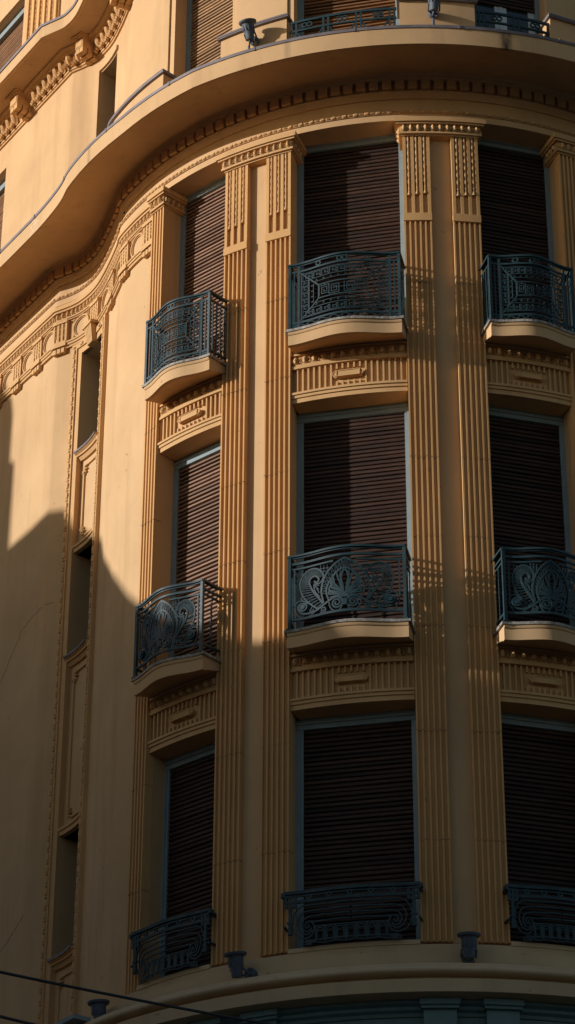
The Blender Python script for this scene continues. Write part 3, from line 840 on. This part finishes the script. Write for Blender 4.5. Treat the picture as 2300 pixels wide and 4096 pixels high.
# ---- stair window surround in the concave bay
m = MB()
for a, b in ((2.17, NS0), (NS1, 2.88)): m.pbox(a, b, 0, .032, 7.95, 17.535)
m.pbox(NS0, NS1, -.02, .032, NW[0][1], 17.535)
for a, b in ((2.08, 2.17), (2.88, 2.97)): m.pst(a, b, [(0, 7.95), (.05, 7.95), (.05, 17.61), (0, 17.61)])
m.pbox(2.17, 2.88, 0, .05, 17.535, 17.61)
sur = part('stair_window_surround', m, M['trim'])
for sc in (2.125, 2.925):
    m = MB(); z = 8.0; n_, d_ = PN(sc); Nn = np.array([*n_, 0]); Tt = np.array([*d_, 0])
    while z < 17.5:
        c = np.array([*P(sc, .045), z+.045]); m.ell(c, Tt*.034, Nn*.028, np.array([0, 0, .052]), 6, 4)
        for dz in (.103, .117): m.ell(np.array([*P(sc, .045), z+dz]), Tt*.03, Nn*.022, np.array([0, 0, .007]), 6, 3)
        z += .135
    part('bead_moulding', m, M['trim'], sur)
m = MB()
for s in np.arange(2.16, 2.9, .125):
    if abs(s-2.52) < .13: continue
    c, Tt, Nn = pat(.045)(s, 17.572); m.ell(c, Tt*.052, Nn*.028, np.array([0, 0, .03]), 6, 4)
part('bead_moulding', m, M['trim'], sur)
m = MB()
for k in range(5):
    u0 = 2.52-.10+.04*k
    m.strip([(lambda o, z, q=q, u=u0: (*P(2.52 + (u+q-2.52)*(.72 + .28*(z-17.42)/.24), o), z)) for q in (.004, .034)], [(0, 17.42), (.085, 17.425), (.125, 17.66), (0, 17.66)])
m.strip([(lambda o, z, u=u: (*P(2.52 + u*(.72+.28*(z-17.42)/.24), o), z)) for u in (-.1, .1)], [(0, 17.42), (.07, 17.425), (.105, 17.66), (0, 17.66)])
m.pbox(2.39, 2.65, 0, .14, 17.66, 17.70)
part('keystone', m, M['trim'], sur)
for zs, zh in NW:
    f_ = MB(); f_.pbox(NS0-.02, NS0+.05, -.33, -.25, zs, zh); f_.pbox(NS1-.05, NS1+.02, -.33, -.25, zs, zh); f_.pbox(NS0, NS1, -.33, -.25, zh-.07, zh); f_.pbox(NS0, NS1, -.33, -.25, zs, zs+.07)
    f_.pbox((NS0+NS1)/2-.02, (NS0+NS1)/2+.02, -.325, -.26, zs+.07, zh-.07)
    wo = part('stair_window', f_, M['frame'])
    g_ = MB(); g_.pbox(NS0, NS1, -.335, -.30, zs+.05, zh-.05); part('pane', g_, M['glass'], wo)
    s_ = MB(); s_.pst(NS0-.012, NS1+.012, [(-.30, zs-.07), (.03, zs-.07), (.035, zs-.05), (.062, zs-.035), (.062, zs-.014), (-.30, zs+.004)]); s_.pst(NS0, NS1, [(-.1, zs-.115), (-.015, zs-.115), (.012, zs-.07), (-.1, zs-.07)])
    part('window_sill', s_, M['trim'], wo)
    l_ = MB(); l_.pst(NS0-.012, NS1+.012, [(-.3, zs+.005), (.066, zs-.012), (.068, zs-.03), (.074, zs-.03), (.074, zs-.004), (-.3, zs+.013)]); part('sill_flashing', l_, M['lead'], wo)
for zh, zs in ((14.66, 15.90), (11.10, 13.17), (7.95, 9.54)):
    a_ = MB()
    if zh > 8: a_.pst(NS0, NS1, [(-.3, zh), (.012, zh), (.012, zh+.05), (.03, zh+.055), (.03, zh+.085), (-.02, zh+.11), (-.3, zh+.11)])
    z0, z1 = zh+.19, zs-.08
    for s in (NS0+.085, NS1-.085): a_.pbox(s-.012, s+.012, -.045, -.022, z0+.1, z1-.1)
    for z in (z0, z1): a_.pbox(NS0+.16, NS1-.16, -.045, -.022, z-.012, z+.012)
    for s, sg in ((NS0+.10, 1), (NS1-.10, -1)):
        for z, sz in ((z0+.04, 1), (z1-.04, -1)):
            for j in range(5):
                q = R_(-20 + 35*j); c, Tt, Nn = pat(-.03)(s + .03*sg*math.cos(q), z + .055*sz*math.sin(q))
                dv = Tt*sg*math.cos(q) + np.array([0, 0, sz*math.sin(q)]); cr = np.cross(dv, Nn)
                a_.ell(c, cr*.016, Nn*.026, dv*.045, 6, 4)
    part('apron_panel', a_, M['trim'], sur)

# ---- plinth course and roll moulding under the first windows
pL = s_of(-40) + 2.05
m = MB(); m.cbox(-48.7, 60, 3.6, 3.962, 8.478, 8.56); 
m.pbox(s_of(60), pL, IN, .135, 8.24, 8.478)
pl_ = part('plinth_course', m, M['pale'])
m = MB(); m.pst(s_of(66), 5.0, [(IN, 7.935), (.50, 7.935), (.535, 7.945), (.54, 8.065), (.445, 8.085), (.44, 8.112), (.495, 8.118), (.53, 8.132), (.542, 8.15), (.538, 8.168), (.515, 8.184), (.485, 8.205), (.47, 8.235), (.44, 8.25), (IN, 8.262)])
part('roll_moulding', m, M['pale'], smooth=50)
m = MB(); pts = [np.array([*P(s, .146), 8.345 + .008*math.sin(s*9)]) for s in np.arange(s_of(35), .6, .08)]; m.tube(pts, .008, 5)
for s in np.arange(s_of(33), .5, .36): m.pbox(s, s+.025, .135, .158, 8.33, 8.37)
m.cbox(-22.5, -21.4, 3.98, 4.06, 8.29, 8.385)
part('conduit', m, M['pale'])
m = MB(); m.pbox(.66, 1.9, .40, .60, 8.262, 8.305); part('flashing_strip', m, M['frame'])

# ---- dark green shopfront below
m = MB(); m.pbox(s_of(70), 5.0, IN, .24, GZ, 7.934); m.pst(s_of(70), 5.0, [(.2, 7.80), (.26, 7.80), (.27, 7.83), (.31, 7.85), (.31, 7.88), (.36, 7.90), (.36, 7.932), (.2, 7.932)])
shop = part('shopfront', m, M['green'], label='dark green timber shopfront under the roll moulding')
for a in (PIER['A']-3.92, PIER['A']+3.92, PIER['B']-3.92, PIER['B']+3.92, 27.4):
    m = MB(); m.cbox(-2.0, 2.0, 4.05, 4.19, GZ, 7.62); m.cbox(-2.05, 2.05, 4.05, 4.22, 7.62, 7.84); m.cbox(-2.35, 2.35, 4.05, 4.26, 7.84, 7.87); m.cbox(-2.5, 2.5, 4.05, 4.285, 7.87, 7.93); m.cbox(-2.25, 2.25, 4.05, 4.24, 7.6, 7.63)
    part('shop_pilaster', m, M['green'], shop, rot=a)
for a0, a1 in ((PIER['B']-1.6, PIER['B']+1.6), (PIER['B']+6.2, PIER['B']+15)):
    m = MB()
    for a in np.arange(a0, a1, .75):
        m.cbox(a, a+.3, 4.09, 4.135, 7.3, 7.74)
        for z in np.arange(7.35, 7.72, .07): m.cbox(a+.38, a+.52, 4.09, 4.125, z, z+.05)
    part('shop_frieze', m, M['green'], shop)
for a0, a1 in ((-18.5, -1.2), (-45, -31.5)):
    m = MB(); m.cbox(a0+.6, a1-.6, 4.08, 4.115, 3.2, 7.0); part('shop_window', m, M['glass'], shop)

# ---- attic storey above the cornice
at = MB(); Z0, Z1, Z2 = 18.99, 22.05, 26.4
ah = [(c, h) for c, h in BAYS]
wcol(S_MIN, s_of(ah[2][0]+ah[2][1]), [(Z0, Z2)], at, b1=bl[2][0])
wcol(s_of(PIER['B']+HW_P), s_of(PIER['B']-HW_P), [(Z0, Z2)], at, b0=bl[2][0], b1=bl[1][0]); wcol(s_of(PIER['A']+HW_P), s_of(PIER['A']-HW_P), [(Z0, Z2)], at, b0=bl[1][0], b1=bl[0][0])
for c, h in ah: wcol(s_of(c+h), s_of(c-h), [(21.7, Z2)], at)
wcol(sZ0, NS0, [(Z0, Z2)], at, b0=bl[0][0]); wcol(NS0, 2.72, [(21.78, Z2)], at); wcol(2.72, 4.82, [(Z0, Z2)], at)
wcol(4.82, 5.03, [(Z0, 22.55), (24.55, Z2)], at); wcol(5.03, 6.2, [(21.62, 22.55), (24.55, Z2)], at); wcol(6.2, 6.35, [(Z0, 22.55), (24.55, Z2)], at); wcol(6.35, S_MAX-.01, [(Z0, Z2)], at)
for a in PIER.values(): at.cbox(a-HW_P+1.1, a+HW_P-1.1, 3.85, 3.895, Z0, 21.9)
at.pbox(sZ0+.09, 1.9, -.02, .025, Z0, 21.9)
at.pbox(2.73, 2.775, 0, .03, Z0, 21.86); at.pbox(NS0-.05, 2.73, 0, .03, 21.80, 21.86)
top = [tuple(P(s, IN)) for s in np.linspace(S_MIN, S_MAX-.02, 40)] + [(-8, 14), (9.5, 14)]
at.prism(top, 26.38, 26.5)
attic = part('attic_wall', at, M['plaster'])
def pedestal(a0, a1, name='parapet_pedestal'):
    m = MB(); m.cbox(a0, a1, 3.80, 4.10, 18.985, 19.868); o = part(name, m, M['plaster'])
    m = MB(); dx = .42; m.cbox(a0-dx, a1+dx, 3.80, 4.135, 19.868, 19.885); m.cbox(a0-dx, a1+dx, 3.80, 4.142, 19.885, 19.908); part('lead_cap', m, M['lead'], o)
pedestal(-31.1, -18.9); pedestal(-.35, 11.75)
pedestal(24.6, 62)
m = MB(); m.pbox(s_of(-43.9), 2.12, -.05, .235, 18.985, 19.868); o = part('parapet_pedestal', m, M['plaster'])
m = MB(); m.pst(s_of(-43.9)-.03, 2.15, [(-.05, 19.868), (.268, 19.868), (.276, 19.885), (.272, 19.908), (-.05, 19.912)]); part('lead_cap', m, M['lead'], o)
for b, ((c, h), (thw, th)) in enumerate(zip(BAYS, SH)):
    add_window(c, thw, th, 19.0, 21.7, 21.6, (M['wood_tan'], M['wood_or'], M['wood'])[b], 20.34 if b == 2 else None)
def attic_rail(c, hwa):
    m = MB(); f = lambda u: math.sqrt(max(4.06**2 - u*u, 0)); g = lambda u, v, d: (u, -(f(u)+d), v)
    for v, w_ in ((19.80, .03), (19.665, .022), (19.1, .022)): m.bar([(-hwa, v), (hwa, v)], w_, .025, g)
    n = 3 if hwa > .55 else 2
    for j in range(n):
        u = -hwa + 2*hwa*(j+.5)/n
        for e in (-.03, .03): m.bar(circ(u+e, 19.733, .03), .014, .016, g, True)
    for j in range(n+1):
        u = -hwa + .05 + (2*hwa-.1)*j/n
        for e in (-.028, .028): m.bar([(u+e, 19.0), (u+e, 19.79)], .022, .02, g)
    for j in range(n):
        u0, u1 = -hwa + .08 + (2*hwa-.1)*j/n, -hwa + .02 + (2*hwa-.1)*(j+1)/n
        m.bar([(u0, 19.655), (u1, 19.11)], .016, .014, g); m.bar([(u1, 19.655), (u0, 19.11)], .016, .014, g)
    part('parapet_railing', m, M['iron'], rot=c)
for (c, h), w_ in list(zip(BAYS, (.47, .625, .47)))[1:]: attic_rail(c, w_)
# stair window in the attic and windows of the flat wing
m = MB(); m.pbox(NS0-.02, 2.74, -.33, -.25, 19.0, 21.8); o = part('stair_window', m, M['frame'])
m = MB(); m.pbox(NS0+.06, 2.66, -.25, -.24, 19.1, 21.7); part('pane', m, M['glass'], o)
def wing_window(s0, s1, z0, z1):
    f = MB(); f.pbox(s0, s0+.06, -.22, -.13, z0, z1); f.pbox(s1-.06, s1, -.22, -.13, z0, z1); f.pbox(s0+.06, s1-.06, -.22, -.12, z1-.11, z1); f.pbox(s0, s1, -.33, -.23, z0, z1)
    o = part('window', f, M['frame'])
    q = MB(); n = int((z1-.11-z0)/.05)
    for i in range(n):
        z = z0 + .05*i; q.pst(s0+.055, s1-.055, [(-.20, z+.002), (-.178, z+.002), (-.170, z+.012), (-.170, z+.026), (-.176, z+.041), (-.20, z+.043)])
    q.pbox(s0+.055, s1-.055, -.228, -.20, z0, z1-.11)
    part('roller_shutter', q, M['wood_or'], o)
wing_window(5.03, 6.2, 19.0, 21.62); wing_window(4.82, 6.35, 22.56, 24.55)
m = MB()
m.pbox(3.72, 4.66, 0, .03, 22.55, 25.5)
for k in range(6): m.pbox(3.74+.166*k, 3.74+.166*k+.07, .03, .06, 22.62, 25.4)
wp = part('wing_pilaster', m, M['pil'])
for k in range(5):
    u = 3.74+.166*k+.118; m = MB(); rope(m, P(u, .04), 25.3, 22.9 + .02*k)
    part('bead_rope', m, M['trim'], wp)
# upper balcony of the wing
u0, u1 = -2.6, S_MAX-.15
m = MB(); m.pst(u0, u1, [(-.05, 22.33), (.50, 22.33), (.515, 22.315), (.55, 22.315), (.55, 22.515), (-.05, 22.55)])
ub = part('wing_balcony', m, M['plaster'], smooth=30)
m = MB(); m.pst(u0, u1, [(.44, 22.531), (.548, 22.517), (.548, 22.49), (.566, 22.49), (.570, 22.525), (.545, 22.545), (.44, 22.55)]); part('lead_flashing', m, M['lead'], ub)
m = MB(); m.pst(u0, u1, [(-.05, 22.045), (.025, 22.045), (.03, 22.07), (.045, 22.07), (.045, 22.10), (.03, 22.11), (.10, 22.25), (.15, 22.255), (.155, 22.28), (.19, 22.285), (.215, 22.31), (.215, 22.33), (-.05, 22.33)])
mo = part('leaf_moulding', m, M['trim'], ub)
BR = [1.62, 2.90, 4.40, 5.85]
m = MB(); s = .2; mm = []
while s < 6.4:
    if min(abs(s-b) for b in BR) <= .17:
        if m.v: mm.append(m)
        m = MB()
    else:
        c, Tt, Nn = pat(.075)(s, 22.195); up = np.array([0, 0, 1.])*.9 + Nn*.43
        m.ell(c + Nn*.016, Tt*.048, Nn*.06, up*.085, 8, 6)
        q = [c + Nn*.02 + Tt*.058*math.cos(v) + up*.095*math.sin(v) for v in np.linspace(math.pi*.95, math.pi*2.05, 8)]; m.tube(q, .009, 4)
        c2 = c + Tt*.072
        m.ell(c2 - np.array([0, 0, .01]), Tt*.016, Nn*.03, up*.07, 5, 4)
        for e, zz, rr in ((-.022, -.075, .019), (.022, -.075, .019), (0, -.10, .018), (0, -.05, .02)): m.ell(c2 + Tt*e + np.array([0, 0, zz]) + Nn*.012, Tt*rr, Nn*.034, np.array([0, 0, rr*1.3]), 5, 4)
    s += .145
for m in mm + [m]: part('egg_moulding', m, M['trim'], ub)
for b in BR:
    m = MB(); h = .10
    m.pbox(b-h, b+h, 0, .27, 22.135, 22.285); m.pbox(b-h-.025, b+h+.025, 0, .30, 22.285, 22.305); m.pbox(b-h-.04, b+h+.04, 0, .325, 22.305, 22.331)
    m.pbox(b-h+.02, b+h-.02, .27, .278, 22.155, 22.265)
    for i in range(2):
        for j in range(3): m.pbox(b-h+.004+.1*i, b-h+.004+.1*i+.088, .01+.09*j, .01+.09*j+.074, 22.06 - .012*(2-j), 22.135)
    part('bracket', m, M['trim'], ub)

# ================================================================== FLOODLIGHTS
def floodlight(label, a, r, z, tilt, k=1.0, pole=False, off=0.0):
    base = pol(a, r-.14); t = thing('floodlight', label, 'floodlight', (*base, z), 'floodlights fixed along the facade ledges')
    t.rotation_euler = (0, 0, R_(a))
    ax = np.array([0, -math.sin(R_(tilt)), math.cos(R_(tilt))])
    c0 = np.array([-off, -.14, -.02*k])
    m = MB(); m.lathe(c0, ax, [(.01, -.092*k), (.044*k, -.088*k), (.050*k, -.07*k), (.050*k, -.045*k), (.058*k, .0), (.070*k, .075*k), (.072*k, .1*k)], 14)
    for j in range(12):
        q = 2*math.pi*j/12; u = np.array([math.cos(q), 0, 0]) + np.cross(ax, (1, 0, 0))*math.sin(q)
        p = c0 + ax*.05*k + u*.064*k; m.tube([p - ax*.045*k, p + ax*.04*k], .006*k, 4)
    bod = link('housing', m.mesh('housing', M['steel'], 40), t)
    bod.location = (0, 0, 0)
    m = MB(); m.lathe(c0, ax, [(.08*k, .098*k), (.098*k, .104*k), (.104*k, .112*k), (.104*k, .128*k), (.086*k, .132*k), (.084*k, .12*k)], 20)
    q = link('rim', m.mesh('rim', M['steel'], 40), t); q.location = (0, 0, 0)
    m = MB(); m.lathe(c0, ax, [(.083*k, .118*k), (.06*k, .126*k), (.01, .13*k)], 16); q = link('lens', m.mesh('lens', M['lens'], 60), t); q.location = (0, 0, 0)
    m = MB(); m.lathe((0, -.012, -.06*k), (0, 1, 0), [(.05*k, -.03), (.058*k, -.02), (.058*k, .02)], 14)
    for sg in (-1, 1): m.tube([(sg*.03*k, -.02, -.06*k), (sg*.066*k - off*.6, -.08, -.075*k), (sg*.064*k - off, -.14, -.03*k)], .010*k, 5)
    m.tube([(.0, -.13, -.1*k), (.05*k, -.1, -.13*k), (.03*k, -.04, -.12*k), (0, -.02, -.08*k)], .007, 5)
    if pole: m.tube([(0, -.02, -.06*k), (-.01, -.10, -.12), (-.012, -.115, -.22), (-.01, -.115, -.62)], .016, 6)
    q = link('bracket', m.mesh('bracket', M['steel'], 40), t); q.location = (0, 0, 0)
    return t
floodlight('grey floodlight on the bottom ledge, under the fluted pilasters left of the middle window', -24.0, 4.15, 8.455, 12, 1.06, off=.09)
floodlight('grey floodlight on the bottom ledge right of the middle window, above the green shopfront', 5.75, 4.15, 8.47, 8, 1.06)
floodlight('grey floodlight at the lower left corner where the rounded front ends, behind the overhead cable', -47.8, 4.15, 8.385, 6, 1.06, off=.18)
floodlight('sunlit floodlight on the main cornice, throwing its shadow on the parapet behind', -24.4, 4.26, 19.70, 20, 1.0, True)
floodlight('floodlight cut by the top edge, before the parapet between two upper railings', 5.0, 4.26, 19.72, 16, 1.0, True)

# ================================================================== OVERHEAD CABLES
CAMD, F_, PIT, YAW, ROLL = 27.0471, 10390.82, .5202, -.0559, .0038
def ray(x, y, dist):
    fw = np.array([math.sin(YAW)*math.cos(PIT), math.cos(YAW)*math.cos(PIT), math.sin(PIT)]); r = np.array([math.cos(YAW), -math.sin(YAW), 0]); u = np.cross(r, fw)
    r2 = r*math.cos(ROLL) + u*math.sin(ROLL); u2 = -r*math.sin(ROLL) + u*math.cos(ROLL)
    d = fw*F_ + r2*(x-1150) - u2*(y-2048); d /= np.linalg.norm(d); return np.array([0, -CAMD, 0]) + d*dist
def cable(label, A, Bp, sag, name='overhead_cable'):
    A, Bp = np.array(A), np.array(Bp); d = Bp-A; A2 = A - d*1.4; B2 = Bp + d*1.2
    pts = [A2 + (B2-A2)*t + np.array([0, 0, -sag*4*t*(1-t) + sag*.9]) for t in np.linspace(0, 1, 40)]
    m = MB(); m.tube(pts, .0105, 8)
    o = link(name, m.mesh(name, M['cable'], 60)); o['label'] = label; o['category'] = 'cable'; o['group'] = 'overhead cables across the street'
cable('black overhead cable slanting across the bottom left of the facade, the longer and higher one', ray(0, 3885, 17.0), ray(1000, 4084, 18.5), .10)
cable('black overhead cable cutting only the very bottom left corner, below the longer cable', ray(0, 4064, 16.6), ray(260, 4124, 17.0), .05)

# ================================================================== STREET AND NEIGHBOURS
SUN_AZ, SUN_EL = 73.5, 11.5      # azimuth from south towards west
az, el = R_(SUN_AZ), R_(SUN_EL)
SD = np.array([-math.sin(az)*math.cos(el), -math.cos(az)*math.cos(el), math.sin(el)])
UU = np.array([math.cos(az), -math.sin(az), 0]); VV = np.array([math.sin(az)*math.sin(el), math.cos(az)*math.sin(el), math.cos(el)])
def setting(name, mb, mat):
    o = link(name, mb.mesh(name, mat)); o['kind'] = 'structure'; return o
m = MB(); m.add([(-400, -400, GZ), (400, -400, GZ), (400, 400, GZ), (-400, 400, GZ)], [(0, 1, 2, 3)]); setting('ground', m, M['asphalt'])
m = MB(); m.prism([tuple(P(s, 2.6)) for s in np.linspace(s_of(60), S_MAX-.2, 50)] + [tuple(P(S_MAX-.2, -.2)), (0, 3), tuple(P(s_of(60), -.2))], GZ+.002, GZ+.13); setting('pavement', m, M['paving'])
m = MB(); m.prism([(-40, -34), (40, -34), (40, -25.2), (-40, -25.2)], GZ+.004, GZ+.134); setting('pavement', m, M['paving'])
# house across the side street: its gable and chimney shade the lower front
W0 = 23.0
def occ(u, v): return u*UU + v*VV + W0*SD
edge = [(-5.02, .5, 17.42), (-5.0, .48, 17.3), (-5.01, .49, 17.06), (-5.1, .6, 16.88), (-5.05, .55, 16.7), (-4.93, .38, 16.53), (-4.97, .44, 16.46), (-4.96, .42, 15.9), (-4.93, .39, 15.33),
        (-4.61, -.04, 15.34), (-4.36, -.37, 15.38), (-4.12, -.52, 15.34), (-3.94, -.67, 14.98), (-3.56, -1.36, 14.44), (-3.5, -1.5, 14.12), (-3.3, -2.02, 13.6), (-3.13, -2.28, 13.24), (-2.98, -2.47, 13.02),
        (-1.87, -3.46, 12.06), (-1.5, -3.63, 11.95), (.1, -3.9, 11.76), (.78, -3.85, 11.3)]
prof = [(float(np.array(q)@UU), float(np.array(q)@VV)) for q in edge]
u0_, v0_ = prof[0]
prof = [(-12, v0_+.1), (u0_-.95, v0_+.1), (u0_-.75, v0_+.5), (u0_-.28, v0_+.5), (u0_-.03, v0_+.13)] + prof + [(17, prof[-1][1])]
hd = np.array([SD[0], SD[1], 0]); hd /= np.linalg.norm(hd)
face = [occ(u, v) for u, v in prof]; lo = [np.array([face[-1][0], face[-1][1], GZ]), np.array([face[0][0], face[0][1], GZ])]
poly = face + lo; n = len(poly); m = MB()
m.add([tuple(p) for p in poly] + [tuple(p + hd*7) for p in poly], [tuple(range(n)), tuple(range(n, 2*n))] + [(i, (i+1) % n, n+(i+1) % n, n+i) for i in range(n)])
nb = thing('neighbour_house', 'grey rendered house across the side street with a stepped gable and chimney block', 'building', (float(face[10][0]), float(face[10][1]), GZ))
o = link('wall', m.mesh('wall', M['grey']), nb); o.location = tuple(-np.array(nb.location))
m = MB()
for u in (1.5, 4.5, 7.5, 10.5):
    for v in (1.5, 5, 8.2):
        q = [np.array([*(occ(uu, 0)[:2] - hd[:2]*.03), zz]) for uu, zz in ((u, v), (u+1.1, v), (u+1.1, v+1.8), (u, v+1.8))]
        m.add([tuple(p) for p in q] + [tuple(p + hd*.06) for p in q], [(0, 1, 2, 3), (4, 5, 6, 7), (0, 1, 5, 4), (1, 2, 6, 5), (2, 3, 7, 6), (3, 0, 4, 7)])
o = link('window', m.mesh('window', M['glass']), nb); o.location = tuple(-np.array(nb.location))

ob = thing('sky_block_house', 'unseen long grey house added across the street to dim the sky light on the lower front', 'building', (12, -36, GZ))  # added out of view behind the camera, holds low sky light off the front
m = MB(); m.prism([(-22, -36), (48, -36), (48, -47), (-22, -47)], GZ, 11.0); m.prism([(-22.4, -35.5), (48.4, -35.5), (48.4, -47), (-22.4, -47)], 11.0, 11.5)
o = link('wall', m.mesh('wall', M['grey']), ob); o.location = (-12, 36, -GZ)
for x in range(-20, 47, 6):
    for z in (0.6, 4.2, 7.8):
        m = MB(); m.prism([(x, -35.96), (x+1.3, -35.96), (x+1.3, -36.1), (x, -36.1)], z, z+2.2)
        o = link('window', m.mesh('window', M['glass']), ob); o.location = (-12, 36, -GZ)

# ================================================================== CAMERA, SUN, SKY
cam = bpy.data.cameras.new('camera'); co = bpy.data.objects.new('camera', cam); COL.objects.link(co)
cam.sensor_fit = 'VERTICAL'; cam.sensor_height = 36.0; cam.lens = F_/4096*36.0; cam.clip_end = 2000
fw = np.array([math.sin(YAW)*math.cos(PIT), math.cos(YAW)*math.cos(PIT), math.sin(PIT)]); r = np.array([math.cos(YAW), -math.sin(YAW), 0]); u = np.cross(r, fw)
r2 = r*math.cos(ROLL) + u*math.sin(ROLL); u2 = -r*math.sin(ROLL) + u*math.cos(ROLL)
from mathutils import Matrix
co.matrix_world = Matrix(((r2[0], u2[0], -fw[0], 0), (r2[1], u2[1], -fw[1], -CAMD), (r2[2], u2[2], -fw[2], 0), (0, 0, 0, 1)))
scn.camera = co
sun = bpy.data.lights.new('sun', 'SUN'); sun.energy = 4.5; sun.angle = R_(.5); sun.color = (1, .985, .97)
so = bpy.data.objects.new('sun', sun); COL.objects.link(so)
so.rotation_euler = Vector(tuple(SD)).to_track_quat('Z', 'Y').to_euler()
wd = bpy.data.worlds.new('World'); scn.world = wd; wd.use_nodes = True
nt = wd.node_tree; sky = nt.nodes.new('ShaderNodeTexSky'); sky.sky_type = 'NISHITA'; sky.sun_disc = False
sky.sun_elevation = el; sky.sun_rotation = math.pi + az
nt.links.new(sky.outputs[0], nt.nodes['Background'].inputs[0]); nt.nodes['Background'].inputs[1].default_value = .092
scn.view_settings.view_transform = 'Standard'; scn.view_settings.look = 'None'; scn.view_settings.exposure = 0; scn.view_settings.gamma = 1
scn.cycles.max_bounces = 8; scn.cycles.diffuse_bounces = 5; scn.cycles.use_denoising = True
